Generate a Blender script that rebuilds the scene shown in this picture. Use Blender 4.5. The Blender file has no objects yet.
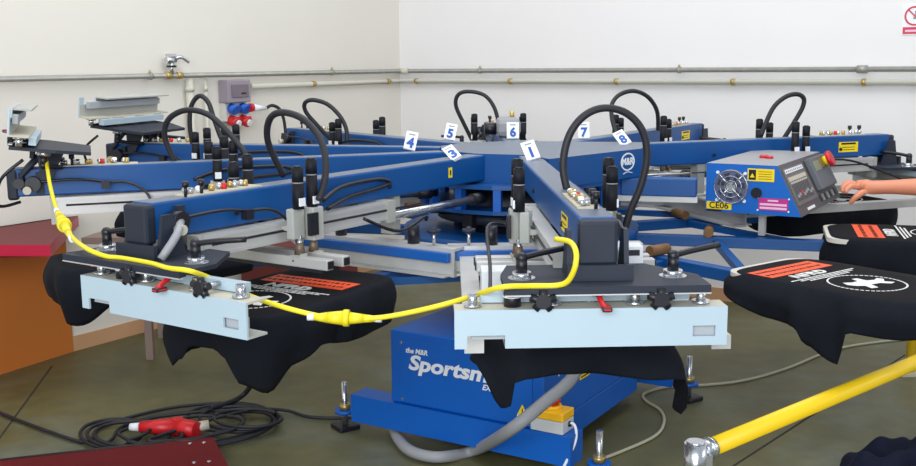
import bpy, bmesh, math, random
from mathutils import Vector, Matrix
random.seed(4)
C = bpy.context.scene.collection
V = Vector
R = math.radians
# ------------------------------------------------------------------ camera
F_, PITCH, ROLL = 1030.05, 0.16438, -0.00945
CH = 1.6
cp, sp = math.cos(PITCH), math.sin(PITCH)
FW = V((0, cp, -sp)); U0 = V((0, sp, cp)); X0 = V((1, 0, 0))
cr, sr = math.cos(ROLL), math.sin(ROLL)
RX = cr * X0 + sr * U0
RU = -sr * X0 + cr * U0
CAM = V((0, 0, CH))
cd = bpy.data.cameras.new('camera'); cam = bpy.data.objects.new('camera', cd); C.objects.link(cam)
m = Matrix((RX, RU, -FW)).transposed().to_4x4(); m.translation = CAM
cam.matrix_world = m
cd.sensor_width = 36; cd.lens = F_ / 916 * 36; cd.clip_start = 0.05
bpy.context.scene.camera = cam

def ray(px, py): return FW * F_ + RX * (px - 458) + RU * (233 - py)
def Pz(px, py, z=0.0):
    d = ray(px, py); return CAM + d * ((z - CH) / d.z)
def Py(px, py, Y):
    d = ray(px, py); return CAM + d * (Y / d.y)
def Pp(px, py, p, n):
    d = ray(px, py); return CAM + d * ((p - CAM).dot(n) / d.dot(n))

# ------------------------------------------------------------------ materials
def lin(c):
    c = c / 255
    return c / 12.92 if c <= .04045 else ((c + .055) / 1.055) ** 2.4
MATS = {}
def mat(name, rgb, rough=.5, metal=0, noise=0, scale=8, bump=0, spec=.5, coat=0, emit=0):
    if name in MATS: return MATS[name]
    M = bpy.data.materials.new(name); M.use_nodes = True
    nt = M.node_tree; b = nt.nodes['Principled BSDF']
    col = (lin(rgb[0]), lin(rgb[1]), lin(rgb[2]), 1)
    b.inputs['Base Color'].default_value = col
    b.inputs['Roughness'].default_value = rough
    b.inputs['Metallic'].default_value = metal
    b.inputs['Specular IOR Level'].default_value = spec
    b.inputs['Coat Weight'].default_value = coat
    tc = nt.nodes.new('ShaderNodeTexCoord')
    nz = nt.nodes.new('ShaderNodeTexNoise'); nz.inputs['Scale'].default_value = scale; nz.inputs['Detail'].default_value = 4
    nt.links.new(tc.outputs['Object'], nz.inputs['Vector'])
    if noise:
        mx = nt.nodes.new('ShaderNodeMixRGB'); mx.blend_type = 'MULTIPLY'; mx.inputs['Fac'].default_value = noise
        mx.inputs['Color1'].default_value = col
        rp = nt.nodes.new('ShaderNodeValToRGB'); rp.color_ramp.elements[0].position = .3; rp.color_ramp.elements[1].position = .7
        rp.color_ramp.elements[0].color = (.45, .45, .45, 1)
        nt.links.new(nz.outputs['Fac'], rp.inputs['Fac']); nt.links.new(rp.outputs['Color'], mx.inputs['Color2'])
        nt.links.new(mx.outputs['Color'], b.inputs['Base Color'])
    if bump:
        bp = nt.nodes.new('ShaderNodeBump'); bp.inputs['Strength'].default_value = bump; bp.inputs['Distance'].default_value = .01
        nt.links.new(nz.outputs['Fac'], bp.inputs['Height']); nt.links.new(bp.outputs['Normal'], b.inputs['Normal'])
    if emit:
        b.inputs['Emission Color'].default_value = col; b.inputs['Emission Strength'].default_value = emit
    MATS[name] = M
    return M
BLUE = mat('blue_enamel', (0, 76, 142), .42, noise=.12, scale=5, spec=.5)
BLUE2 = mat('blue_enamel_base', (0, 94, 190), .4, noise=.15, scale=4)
BLUE_SHEEN = mat('blue_top_sheen', (104, 114, 130), .42, noise=.1, scale=6)  # top faces of the blue enamel, glossy grey reflection painted into the colour
ALU = mat('aluminium', (206, 206, 204), .42, metal=.35, noise=.15, scale=12)
CAST_AND_SHADED = mat('cast_and_shaded_grey', (176, 178, 172), .55, noise=.1)  # cast parts; also paints shade on the clamp beams' inner side
WHITE = mat('white_enamel', (180, 200, 212), .4, noise=.05)
CREAM = mat('cream_top', (196, 190, 172), .5)
DARK = mat('dark_slate_plate', (30, 38, 54), .6, noise=.1)
BLACK = mat('black_plastic', (22, 23, 32), .4)
BLACKM = mat('matte_black', (18, 20, 28), .65, spec=.3)
RUB = mat('black_rubber', (28, 29, 36), .55)
CHROME = mat('chrome', (205, 208, 212), .22, metal=.9)
BRASS = mat('brass', (190, 165, 100), .35, metal=.7)
RED = mat('red_plastic', (205, 30, 38), .4)
YEL = mat('yellow_plastic', (245, 215, 20), .45)
YCAB = mat('yellow_cable', (240, 222, 40), .4)
ORANGE = mat('orange_ink', (240, 84, 28), .55, noise=.1, scale=60)
INK = mat('white_ink', (232, 232, 228), .6)
CLOTH = mat('black_cotton', (17, 21, 30), .9, noise=.3, scale=40, bump=.15, spec=.2)
CLOTH2 = mat('black_cotton_face', (15, 14, 20), .9, noise=.2, scale=40, spec=.2)
WOOD = mat('brown_block', (128, 92, 56), .7, noise=.4, scale=30)
WBOARD = mat('cream_board', (226, 216, 186), .6)
PALLET = mat('pallet_board', (205, 200, 190), .6)
STICK = mat('white_sticker', (235, 238, 242), .5)
BLU_T = mat('blue_print', (28, 84, 170), .5)
GREY = mat('grey_pvc', (150, 152, 156), .5)
PANEL = mat('panel_grey_brown', (78, 76, 80), .5)
PANEL2 = mat('panel_dark_grey', (92, 96, 102), .5)
BOXTOP = mat('box_top_grey', (150, 150, 154), .45)
PIPE = mat('galvanised_pipe', (165, 165, 158), .4, metal=.3, noise=.3, scale=20)
PIPE2 = mat('painted_pipe', (206, 204, 190), .5, noise=.1)
MAG = mat('magenta_label', (190, 40, 130), .5)
PINK = mat('pink_label', (236, 190, 220), .5)
SKIN = mat('skin', (214, 140, 108), .5, noise=.06, scale=20)
CYAN = mat('blue_rubber', (20, 90, 170), .4)

# ------------------------------------------------------------------ mesh builder
class MB:
    def __init__(s): s.bm = bmesh.new(); s.mats = []
    def mi(s, M):
        if M not in s.mats: s.mats.append(M)
        return s.mats.index(M)
    def face(s, vs, M, smooth=False):
        try: f = s.bm.faces.new(vs)
        except ValueError: return None
        f.material_index = s.mi(M); f.smooth = smooth; return f
    def hexa(s, P, M):      # 8 points: bottom 4 ccw, top 4 ccw
        v = [s.bm.verts.new(p) for p in P]
        for q in ((3, 2, 1, 0), (4, 5, 6, 7), (0, 1, 5, 4), (1, 2, 6, 5), (2, 3, 7, 6), (3, 0, 4, 7)):
            s.face([v[i] for i in q], M)
        return v
    def box(s, x0, x1, y0, y1, z0, z1, M, top=None, mtx=None, bev=0):
        P = [V(p) for p in ((x0, y0, z0), (x1, y0, z0), (x1, y1, z0), (x0, y1, z0), (x0, y0, z1), (x1, y0, z1), (x1, y1, z1), (x0, y1, z1))]
        if mtx: P = [mtx @ p for p in P]
        n0 = len(s.bm.faces)
        v = s.hexa(P, M)
        if top:
            s.bm.faces.ensure_lookup_table(); s.bm.faces[n0 + 1].material_index = s.mi(top)
        if bev:
            ed = {e for q in v for e in q.link_edges}
            bmesh.ops.bevel(s.bm, geom=list(ed), offset=bev, segments=2, affect='EDGES', profile=.5)
        return s
    def cyl(s, a, b, r, M, r2=None, n=14, cap=True):
        a, b = V(a), V(b); r2 = r if r2 is None else r2
        d = (b - a).normalized(); u = d.orthogonal().normalized(); w = d.cross(u)
        A = []; B = []
        for i in range(n):
            t = 2 * math.pi * i / n; o = u * math.cos(t) + w * math.sin(t)
            A.append(s.bm.verts.new(a + o * r)); B.append(s.bm.verts.new(b + o * r2))
        for i in range(n):
            j = (i + 1) % n; s.face([A[i], A[j], B[j], B[i]], M, True)
        if cap: s.face(A[::-1], M); s.face(B, M)
        return s
    def tube(s, pts, r, M, n=8, sub=6, cap=True, radii=None):
        P = smooth_pts([V(p) for p in pts], sub) if sub > 1 else [V(p) for p in pts]
        rings = []
        up = None
        for i, p in enumerate(P):
            d = (P[min(i + 1, len(P) - 1)] - P[max(i - 1, 0)])
            if d.length < 1e-9: d = V((0, 0, 1))
            d.normalize()
            if up is None: up = d.orthogonal().normalized()
            up = (up - d * up.dot(d))
            up = up.normalized() if up.length > 1e-6 else d.orthogonal().normalized()
            w = d.cross(up)
            rr = r if radii is None else radii[min(i, len(radii) - 1)]
            rings.append([s.bm.verts.new(p + (up * math.cos(2 * math.pi * k / n) + w * math.sin(2 * math.pi * k / n)) * rr) for k in range(n)])
        for a, b in zip(rings, rings[1:]):
            for k in range(n):
                j = (k + 1) % n; s.face([a[k], a[j], b[j], b[k]], M, True)
        if cap: s.face(rings[0][::-1], M); s.face(rings[-1], M)
        return s
    def ball(s, c, r, M, sc=(1, 1, 1), n=12):
        g = bmesh.ops.create_uvsphere(s.bm, u_segments=n, v_segments=n // 2 + 2, radius=r)
        for v in g['verts']: v.co = V((v.co.x * sc[0], v.co.y * sc[1], v.co.z * sc[2])) + V(c)
        k = s.mi(M)
        for f in {f for v in g['verts'] for f in v.link_faces}: f.material_index = k; f.smooth = True
        return s
    def prism(s, pts, ax, M, side=None):     # pts list of 3D, ax extrusion vector
        A = [s.bm.verts.new(V(p)) for p in pts]; B = [s.bm.verts.new(V(p) + V(ax)) for p in pts]
        s.face(A[::-1], M); s.face(B, M)
        for i in range(len(A)):
            j = (i + 1) % len(A); s.face([A[i], A[j], B[j], B[i]], side or M)
        return s
    def text(s, body, mtx, size, M, depth=.0008, shear=0, xs=1, bold=0):
        cu = bpy.data.curves.new('tmp', 'FONT'); cu.body = body; cu.size = size; cu.extrude = depth
        cu.align_x = 'CENTER'; cu.align_y = 'CENTER'; cu.shear = shear; cu.offset = bold; cu.resolution_u = 3
        o = bpy.data.objects.new('tmp', cu); C.objects.link(o)
        dg = bpy.context.evaluated_depsgraph_get(); dg.update()
        me = o.evaluated_get(dg).to_mesh()
        vs = [s.bm.verts.new(mtx @ V((v.co.x * xs, v.co.y, v.co.z))) for v in me.vertices]
        for p in me.polygons: s.face([vs[i] for i in p.vertices], M)
        o.evaluated_get(dg).to_mesh_clear()
        bpy.data.objects.remove(o); bpy.data.curves.remove(cu)
        return s
    def mesh(s, name):
        bmesh.ops.recalc_face_normals(s.bm, faces=s.bm.faces)
        me = bpy.data.meshes.new(name); s.bm.to_mesh(me); s.bm.free()
        for M in s.mats: me.materials.append(M)
        return me
    def build(s, name, parent=None, **kw):
        return link(name, s.mesh(name), parent, **kw)
def smooth_pts(P, sub):
    out = []
    for i in range(len(P) - 1):
        p0 = P[max(i - 1, 0)]; p1 = P[i]; p2 = P[i + 1]; p3 = P[min(i + 2, len(P) - 1)]
        for k in range(sub):
            t = k / sub
            out.append(.5 * ((2 * p1) + (p2 - p0) * t + (2 * p0 - 5 * p1 + 4 * p2 - p3) * t * t + (3 * p1 - p0 - 3 * p2 + p3) * t ** 3))
    out.append(P[-1]); return out
def link(name, me, parent=None, label=None, cat=None, group=None, kind=None):
    o = bpy.data.objects.new(name, me); C.objects.link(o)
    if parent: o.parent = parent
    if label: o['label'] = label
    if cat: o['category'] = cat
    if group: o['group'] = group
    if kind: o['kind'] = kind
    return o
def empty(name, loc, label, cat, group=None, rz=0):
    o = link(name, None, None, label, cat, group); o.location = loc; o.rotation_euler = (0, 0, rz); return o
def frame(o, x, y, z=None):
    x = V(x).normalized(); y = V(y); y = (y - x * x.dot(y)).normalized(); z = x.cross(y)
    M = Matrix((x, y, z)).transposed().to_4x4(); M.translation = V(o); return M

# ------------------------------------------------------------------ the room
CORN = V((-.4468, 8.267, 0)); psi = .9776
UL = V((-math.cos(psi), -math.sin(psi), 0)); UR = V((math.sin(psi), -math.cos(psi), 0))
NL = UR.copy(); NR = UL.copy()            # inward normals of left and right wall
ML = frame(CORN, UL, V((0, 0, 1)))
MR = frame(CORN, UR, V((0, 0, 1)))

def wall_mat(name, rgb):
    M = mat(name, rgb, .85, noise=.04, scale=2, bump=.06); return M
WALLL = wall_mat('wall_paint_left', (226, 222, 212)); WALLR = wall_mat('wall_paint_right', (236, 234, 234))
def wall(name, u, n, L, M):
    b = MB(); a = CORN - u * .0
    P = [a - n * .15 - u * .15, a + u * L - n * .15, a + u * L, a]
    b.prism([P[0], P[1], P[2], a - u * .0], (0, 0, 4.2), M)
    return b.build(name, kind='structure')
wall('wall_left', UL, NL, 9.5, WALLL); wall('wall_right', UR, NR, 9.5, WALLR)
def floor_mat():
    M = bpy.data.materials.new('concrete_floor'); M.use_nodes = True; nt = M.node_tree; b = nt.nodes['Principled BSDF']
    N = nt.nodes.new; Lk = nt.links.new
    tc = N('ShaderNodeTexCoord'); n1 = N('ShaderNodeTexNoise'); n1.inputs['Scale'].default_value = .9; n1.inputs['Detail'].default_value = 6; n1.inputs['Roughness'].default_value = .6
    n2 = N('ShaderNodeTexNoise'); n2.inputs['Scale'].default_value = 7; n2.inputs['Detail'].default_value = 5
    Lk(tc.outputs['Object'], n1.inputs['Vector']); Lk(tc.outputs['Object'], n2.inputs['Vector'])
    r1 = N('ShaderNodeValToRGB'); e = r1.color_ramp.elements
    e[0].position = .35; e[0].color = (lin(92), lin(92), lin(62), 1); e[1].position = .65; e[1].color = (lin(116), lin(122), lin(106), 1)
    x = e.new(.5); x.color = (lin(106), lin(102), lin(64), 1)
    Lk(n1.outputs['Fac'], r1.inputs['Fac'])
    r2 = N('ShaderNodeValToRGB'); e = r2.color_ramp.elements
    e[0].position = .3; e[0].color = (.72, .72, .7, 1); e[1].position = .7; e[1].color = (1, 1, 1, 1)
    Lk(n2.outputs['Fac'], r2.inputs['Fac'])
    mx = N('ShaderNodeMixRGB'); mx.blend_type = 'MULTIPLY'; mx.inputs['Fac'].default_value = 1
    Lk(r1.outputs['Color'], mx.inputs['Color1']); Lk(r2.outputs['Color'], mx.inputs['Color2']); Lk(mx.outputs['Color'], b.inputs['Base Color'])
    b.inputs['Roughness'].default_value = .5
    bp = N('ShaderNodeBump'); bp.inputs['Strength'].default_value = .08; Lk(n2.outputs['Fac'], bp.inputs['Height']); Lk(bp.outputs['Normal'], b.inputs['Normal'])
    return M
FLOOR = floor_mat()
b = MB(); b.prism([CORN, CORN + UL * 9.5, CORN + UL * 9.5 + UR * 9.5, CORN + UR * 9.5], (0, 0, -.2), FLOOR); b.build('floor', kind='structure')
BASEB = mat('skirting_tan', (206, 160, 120), .6, noise=.1)
for nm, u, n in (('baseboard_left', UL, NL), ('baseboard_right', UR, NR)):
    b = MB(); a = CORN + n * .001
    b.prism([a, a + u * 9.4, a + u * 9.4 + n * .012, a + n * .012 + u * .012], (0, 0, .085), BASEB); b.build(nm, kind='structure')
# control joints of the slab
JOINT = mat('floor_joint', (48, 46, 40), .9)
def strip(p, q, w, name):
    d = (q - p).normalized(); s = V((-d.y, d.x, 0)) * w / 2
    b = MB(); b.prism([p - s, q - s, q + s, p + s], (0, 0, .0015), JOINT); b.build(name, kind='structure')
strip(Pz(52, 366), Pz(-60, 520), .009, 'trim_1')
strip(Pz(905, 355), Pz(650, 520), .009, 'trim_2')

# ------------------------------------------------------------------ wall services
HP, HP2 = 1.5353, 1.4572
def on_wall(px, py, side, off=0):
    n = NL if side == 'l' else NR
    return Pp(px, py, CORN + n * off, n)
cornin = CORN + NL * .05 + NR * .05
def wallpoint(side, s, z, off): return CORN + (UL if side == 'l' else UR) * s + (NL if side == 'l' else NR) * off + V((0, 0, z))
def sof(px, side):
    p = on_wall(px, 75, side, .05); return (p - CORN).dot(UL if side == 'l' else UR)
t = empty('water_pipe', wallpoint('l', .05, HP, .05), 'upper galvanised pipe running along both white walls at eye height', 'pipe')
inv = Matrix.Translation(-t.location)
b = MB(); b.tube([inv @ wallpoint('l', 8.5, HP, .05), inv @ wallpoint('l', .05, HP, .05), inv @ wallpoint('r', 8.5, HP, .05)], .016, PIPE, n=12, sub=1, cap=True)
b.build('pipe_run', t)
b = MB(); b.cyl(inv @ wallpoint('r', .02, HP, .05), inv @ wallpoint('r', .12, HP, .05), .022, PIPE2); b.build('pipe_union', t)
p = inv @ wallpoint('r', sof(862, 'r'), HP, .05); b = MB(); b.cyl(p - UR * .03, p + UR * .03, .024, PIPE); b.build('pipe_union', t)
for px, sd in ((150, 'l'), (332, 'l'), (480, 'r'), (679, 'r')):
    p = inv @ wallpoint(sd, sof(px, sd), HP, 0); n = NL if sd == 'l' else NR; u = UL if sd == 'l' else UR
    b = MB(); b.cyl(p + V((0, 0, 0)), p + n * .05, .006, PIPE); b.cyl(p + n * .05 - u * .01, p + n * .05 + u * .01, .021, PIPE)
    b.cyl(p + n * .05 + V((0, 0, .018)), p + n * .05 + V((0, 0, .036)), .007, BRASS); b.build('pipe_clip', t)
# tap on its riser
s = sof(172, 'l'); base = inv @ wallpoint('l', s, HP, .05)
tp = MB(); tp.cyl(base, base + V((0, 0, .09)), .012, CHROME); tp.cyl(base + V((0, 0, .05)), base + V((0, 0, .062)), .03, BLACK)
tp.cyl(base + V((0, 0, .09)) + UL * .04, base + V((0, 0, .095)) - UL * .03, .02, CHROME)
tp.tube([base + V((0, 0, .095)) - UL * .02, base + V((0, 0, .11)) - UL * .06 + NL * .02, base + V((0, 0, .08)) - UL * .11 + NL * .03], .011, CHROME)
tp.box(-.035, .035, -.008, .008, .115, .13, CHROME, mtx=Matrix.Translation(base) @ frame((0, 0, 0), UL, V((0, 0, 1)).cross(UL)))
tap = tp.build('tap', t)
for px in (168, 179):
    p = inv @ wallpoint('l', sof(px, 'l'), HP, .05); b = MB(); b.cyl(p - UL * .02, p + UL * .02, .021, BRASS); b.build('pipe_union', t)
# lower conduit
t = empty('painted_conduit', wallpoint('l', .05, HP2, .04), 'lower cream painted conduit running from grey socket box along the walls', 'pipe')
inv = Matrix.Translation(-t.location)
b = MB(); b.tube([inv @ wallpoint('l', sof(251, 'l'), HP2, .04), inv @ wallpoint('l', .04, HP2, .04), inv @ wallpoint('r', 8.5, HP2, .04)], .017, PIPE2, n=12, sub=1); b.build('conduit_run', t)
for px, sd in ((314, 'l'), (389, 'l'), (416, 'r'), (510, 'r'), (616, 'r'), (733, 'r'), (864, 'r')):
    p = inv @ wallpoint(sd, sof(px, sd), HP2, 0); n = NL if sd == 'l' else NR; u = UL if sd == 'l' else UR
    b = MB(); b.cyl(p, p + n * .04, .006, BRASS); b.cyl(p + n * .04 - u * .012, p + n * .04 + u * .012, .022, BRASS); b.build('conduit_clip', t)
# vertical pipes
for px, rr, M, lab in ((191, .024, PIPE2, 'wide pale vertical pipe dropping from the water pipe'), (207, .010, PIPE2, 'thin pale vertical conduit left of the grey socket box')):
    s = sof(px, 'l'); p = wallpoint('l', s, 0, .03); b = MB(); b.cyl((0, 0, .09), (0, 0, HP - .02), rr, M)
    b.cyl((0, 0, HP - .1), (0, 0, HP - .07), rr + .004, M)
    o = b.build('vertical_pipe', label=lab, cat='pipe'); o.location = p
# socket box
a = on_wall(223, 80, 'l', .05); bb = on_wall(247, 102, 'l', .05)
s0 = (a - CORN).dot(UL); s1 = (bb - CORN).dot(UL)
Mb = frame(wallpoint('l', (s0 + s1) / 2, 0, 0), -UL, V((0, 0, 1)))   # x right, y up, z out of wall
zc0, zc1 = bb.z, a.z; hw = abs(s0 - s1) / 2
t = empty('socket_box', Mb @ V((0, 0, 0)), 'grey wall socket box with blue and red industrial outlets', 'socket box')
t.matrix_world = Mb
b = MB(); b.box(-hw, hw, zc0, zc1, 0, .09, mat('socket_grey', (150, 140, 150), .5), bev=.008); b.build('housing', t)
b = MB(); b.box(-hw * .7, hw * .75, zc0 + .035, zc1 - .03, .09, .097, mat('smoked_window', (120, 108, 118), .25), bev=.002); b.box(hw * .1, hw * .5, zc0 + .055, zc0 + .065, .097, .1, BLACK); b.build('window_cover', t)
b = MB(); b.box(-hw * .95, hw * .95, zc0 - .12, zc0, 0, .05, mat('socket_base', (205, 205, 200), .5), bev=.006); b.build('outlet_plate', t)
for x in (-hw * .45, hw * .5):
    b = MB(); b.cyl((x, zc0 - .035, .05), (x, zc0 - .045, .09), .032, mat('outlet_blue', (30, 100, 205), .4)); b.cyl((x, zc0 - .04, .088), (x, zc0 - .048, .1), .036, MATS['outlet_blue']); b.build('blue_outlet', t)
    b = MB(); b.cyl((x, zc0 - .11, .04), (x + .01, zc0 - .13, .1), .034, RED); b.cyl((x + .01, zc0 - .13, .1), (x + .012, zc0 - .134, .112), .022, STICK); b.box(x - .03, x + .035, zc0 - .1, zc0 - .09, .09, .1, RED); b.build('red_outlet', t)
pl = empty('wall_plug', Mb @ V((hw * .9, zc0 - .035, .1)), 'white and red plug with dark cable in the wall socket box', 'plug')
b = MB(); b.cyl((0, 0, 0), UL * -.13 + V((0, 0, -.01)), .026, STICK, r2=.012); b.cyl(UL * .02, UL * -.005, .028, RED); b.build('plug_body', pl)
b = MB(); b.tube([UL * -.13 + V((0, 0, -.01)), UL * -.2 + V((0, 0, .005)), UL * -.26 + V((0, 0, -.05)) + NL * .02, UL * -.28 + V((0, 0, -.25)) + NL * .03, UL * -.27 + V((0, 0, -.9)) + NL * .03], .011, RUB); b.build('cable', pl)
# sign
a = on_wall(903, 5, 'r', .01); s0 = (a - CORN).dot(UR)
bb = on_wall(903, 35, 'r', .01)
h = a.z - bb.z; w = h * .78
Ms = frame(wallpoint('r', s0 + w / 2, (a.z + bb.z) / 2, .001), UR, V((0, 0, 1)))
sg = MB(); sg.box(-w / 2, w / 2, -h / 2, h / 2, 0, .004, STICK)
SRED = mat('sign_red', (205, 60, 80), .5)
sg.box(-w * .46, w * .46, -h * .47, -h * .24, .004, .005, SRED); sg.box(-w * .36, w * .36, -h * .40, -h * .33, .005, .0055, PINK)
ring = [V((w * .42 * math.cos(i * math.pi / 16), h * .13 + w * .42 * math.sin(i * math.pi / 16), .006)) for i in range(33)]
for i in range(32):
    c0 = V((0, h * .13, .006)); p, q = ring[i], ring[i + 1]
    sg.hexa([c0 + (p - c0) * .82 - V((0, 0, .002)), p - V((0, 0, .002)), q - V((0, 0, .002)), c0 + (q - c0) * .82 - V((0, 0, .002)), c0 + (p - c0) * .82, p, q, c0 + (q - c0) * .82], SRED)
sg.box(-w * .06, w * .16, h * .02, h * .1, .004, .005, GREY); sg.box(-w * .0, w * .08, h * .1, h * .3, .004, .005, GREY)
sg.box(-w * .36, w * .36, -w * .03, w * .03, .005, .006, SRED, mtx=Matrix.Translation((0, h * .13, 0)) @ Matrix.Rotation(R(-45), 4, 'Z'))
o = sg.build('prohibition_sign', label='white prohibition sign with red slashed circle high on right wall', cat='sign'); o.matrix_world = Ms

# ------------------------------------------------------------------ the press
HX, HD, YAW, L, HT = .28025, 4.552, .02942, 2.0615, 1.2232
HUB = V((HX, HD, 0))
press = empty('screen_printing_press', HUB, 'large blue rotary textile screen printing press with radial arms', 'printing press')
def adir(k):
    a = YAW - R(36) * (k - 1); return V((math.sin(a), -math.cos(a), 0))
def arot(k):
    d = adir(k); return math.atan2(d.y, d.x)
def to_local(k, p): return Matrix.Rotation(-arot(k), 4, 'Z') @ (V(p) - HUB)
AW, AH = .045, .105       # half width and height of an arm
ZT = HT; ZB = HT - AH

# --- hub
def hub_poly(pts, z0, z1, name, M, top=None):
    b = MB(); A = [b.bm.verts.new((p.x, p.y, z0)) for p in pts]; B = [b.bm.verts.new((p.x, p.y, z1)) for p in pts]
    b.face(A[::-1], M); b.face(B, top or M)
    for i in range(len(A)): b.face([A[i], A[(i + 1) % len(A)], B[(i + 1) % len(A)], B[i]], M)
    return b
dec = []
for k in range(1, 9): dec.append(adir(k) * .37)
dec[0] = adir(1) * .40; dec.append(Pz(642, 148.5, ZT + .004) - HUB); dec.append(Pz(549, 159, ZT + .004) - HUB)
dec[7] = adir(8) * .62
for p in dec: p.z = 0
hubm = hub_poly(dec, ZB - .01, ZT + .004, 'hub', BLUE, BLUE_SHEEN)
# logo on the right-front face of the hub
p0 = dec[9]; p1 = dec[0]      # sector between arm 10 and arm 1
hub = hubm.build('hub', press)
pa = Pz(600, 155, ZT); pb = Pz(645, 150, ZT)
fx = (dec[8] - dec[9]).normalized()
nf = fx.cross(V((0, 0, 1)))
Ml = frame(dec[8] + (dec[9] - dec[8]) * .17 + V((0, 0, ZT - .045)) + nf * .002, fx, V((0, 0, 1)))
b = MB()
for i in range(28):
    t0, t1 = 2 * math.pi * i / 28, 2 * math.pi * (i + 1) / 28
    for (ra) in (1,):
        f = lambda t, k: V((.05 * k * math.cos(t), .038 * k * math.sin(t), 0))
        P = [f(t0, .84), f(t0, 1), f(t1, 1), f(t1, .84)]
        b.prism([Ml @ q for q in P], nf * .001, STICK)
b.text('M&R', Ml, .042, STICK, bold=.001)
b.tube([Ml @ V((-.03, -.05, 0)), Ml @ V((.0, -.043, 0)), Ml @ V((.035, -.05, 0))], .002, STICK, n=4)
b.build('maker_logo', hub)
# distribution column between hub and carousel
b = MB()
ring = [V((.46 * math.cos(2 * math.pi * i / 20), .46 * math.sin(2 * math.pi * i / 20), 0)) for i in range(20)]
b.prism([p + V((0, 0, 1.09)) for p in ring], (0, 0, .018), BLUE); b.build('upper_plate', press)
b = MB(); b.prism([p * .97 + V((0, 0, .985)) for p in ring], (0, 0, .016), BLUE); b.build('lower_plate', press)
for i in range(16):
    a = 2 * math.pi * (i + .3) / 16; b = MB(); x, y = .435 * math.cos(a), .435 * math.sin(a)
    b.box(-.016, .016, -.016, .016, 1.0, 1.09, BLUE2, mtx=Matrix.Translation((x, y, 0)) @ Matrix.Rotation(a, 4, 'Z')); b.build('standoff_post', press)
b = MB(); b.cyl((0, 0, .86), (0, 0, 1.10), .30, BLACK, n=28); b.cyl((0, 0, .93), (0, 0, .97), .37, DARK, n=28)
for i in range(14):
    a = i * .45; b.box(.36, .40, -.02, .03, .92 + .02 * (i % 3), .96 + .015 * (i % 2), BLACK, mtx=Matrix.Rotation(a, 4, 'Z'))
b.build('index_drum', press)
b = MB(); b.cyl((0, 0, .815), (0, 0, .885), .52, BLUE, n=40); b.cyl((0, 0, .70), (0, 0, .815), .34, BLUE2, n=32); car = b.build('carousel_hub', press)
for px, py in ((450, 247), (426, 247 - 6)):
    pass
b = MB(); a = math.atan2(-1, -.28); b.box(.521, .523, -.012, .012, .832, .872, YEL, mtx=Matrix.Rotation(a, 4, 'Z')); b.box(.523, .5235, -.006, .006, .842, .862, BLACK, mtx=Matrix.Rotation(a, 4, 'Z')); b.build('warning_sticker', car)
b = MB(); b.cyl((0, 0, .45), (0, 0, .76), .17, BLUE2, n=28); b.build('centre_column', press)

# --- base
A_ = V((-.50, 4.366, 0)) - HUB; phi = .235
def corner(i):
    t = phi + math.pi + i * math.pi / 2; return V((math.cos(t), math.sin(t), 0)) * .80
CO = [corner(i) for i in range(4)]
def beam(p, q, z0, z1, w, M, top=None, ext=0):
    d = (q - p).normalized(); n = V((-d.y, d.x, 0)) * w; p = p - d * ext; q = q + d * ext
    b = MB(); b.hexa([p - n + V((0, 0, z0)), q - n + V((0, 0, z0)), q + n + V((0, 0, z0)), p + n + V((0, 0, z0)), p - n + V((0, 0, z1)), q - n + V((0, 0, z1)), q + n + V((0, 0, z1)), p + n + V((0, 0, z1))], M)
    return b
BZ0, BZ1 = .065, .185
for i in (0, 2):
    e = (CO[i + 1] - CO[i]).normalized()
    beam(CO[i] + e * (.065 if i == 0 else .03), CO[(i + 1) % 4] - e * .02, BZ0, BZ1, .055, BLUE2).build('base_beam', press)
for i in range(4):
    e = (CO[1] - CO[0]).normalized() * (-1 if i in (0, 3) else 1)
    c = CO[i] + e * (.012, .075, .04, .04)[i]
    b = MB(); b.cyl(c + V((0, 0, .075)), c + V((0, 0, .09)), .045, BLUE2); b.build('foot_lug', press)
    ft = MB(); ft.cyl(c + V((0, 0, .02)), c + V((0, 0, .215)), .013, CHROME); ft.cyl(c + V((0, 0, .092)), c + V((0, 0, .115)), .026, BRASS, n=6)
    foot = ft.build('levelling_foot', press)
    b = MB(); mt = Matrix.Translation(c) @ Matrix.Rotation(.6, 4, 'Z'); b.box(-.05, .05, -.05, .05, 0.0, .022, BLACK, mtx=mt, bev=.006); b.build('rubber_pad', foot)
# cabinet of the base, aligned with the front beam
ex = (CO[1] - CO[0]).normalized(); ey = V((-ex.y, ex.x, 0))
c0 = CO[0] + ex * .27 - ey * .045; W_, D_ = .72, .86
Mc = frame(c0, ex, ey)
CZ0, CZ1 = BZ1 + .001, .50
b = MB(); b.box(0, W_, 0.006, D_, CZ0, CZ1, BLUE2, mtx=Mc, bev=.006); b.build('base_cabinet', press); cabinet = C.objects[-1]
b = MB(); b.box(0.01, W_ - .002, 0.11, D_ + .12, .075, BZ1, BLUE2, mtx=Mc, bev=.004); b.build('base_skirt', press)
b = MB(); b.box(.05, W_ - .05, 0.001, .006, CZ0 + .01, CZ1 - .035, BLUE2, mtx=Mc, bev=.0015)
for x in (.06, W_ - .06):
    for z in (CZ0 + .02, CZ1 - .05): b.cyl(Mc @ V((x, -.003, z)), Mc @ V((x, .002, z)), .006, CHROME, n=8)
door = b.build('access_panel', cabinet)
Mt = Mc @ frame((.335, -.001, .37), (1, 0, 0), (0, 0, 1))
b = MB(); b.text('Sportsman', Mt, .086, STICK, shear=.2, xs=1.3, bold=.003)
b.text('the M&R', Mt @ Matrix.Translation((-.20, .052, 0)), .03, STICK, shear=.2, bold=.0008)
b.text('EXP', Mt @ Matrix.Translation((.14, -.05, 0)), .032, STICK, shear=.3, bold=.0008); b.build('lettering', door)
Mr = Mc @ frame((W_ + .0012, .13, .41), (0, 1, 0), (0, 0, 1))
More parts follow.
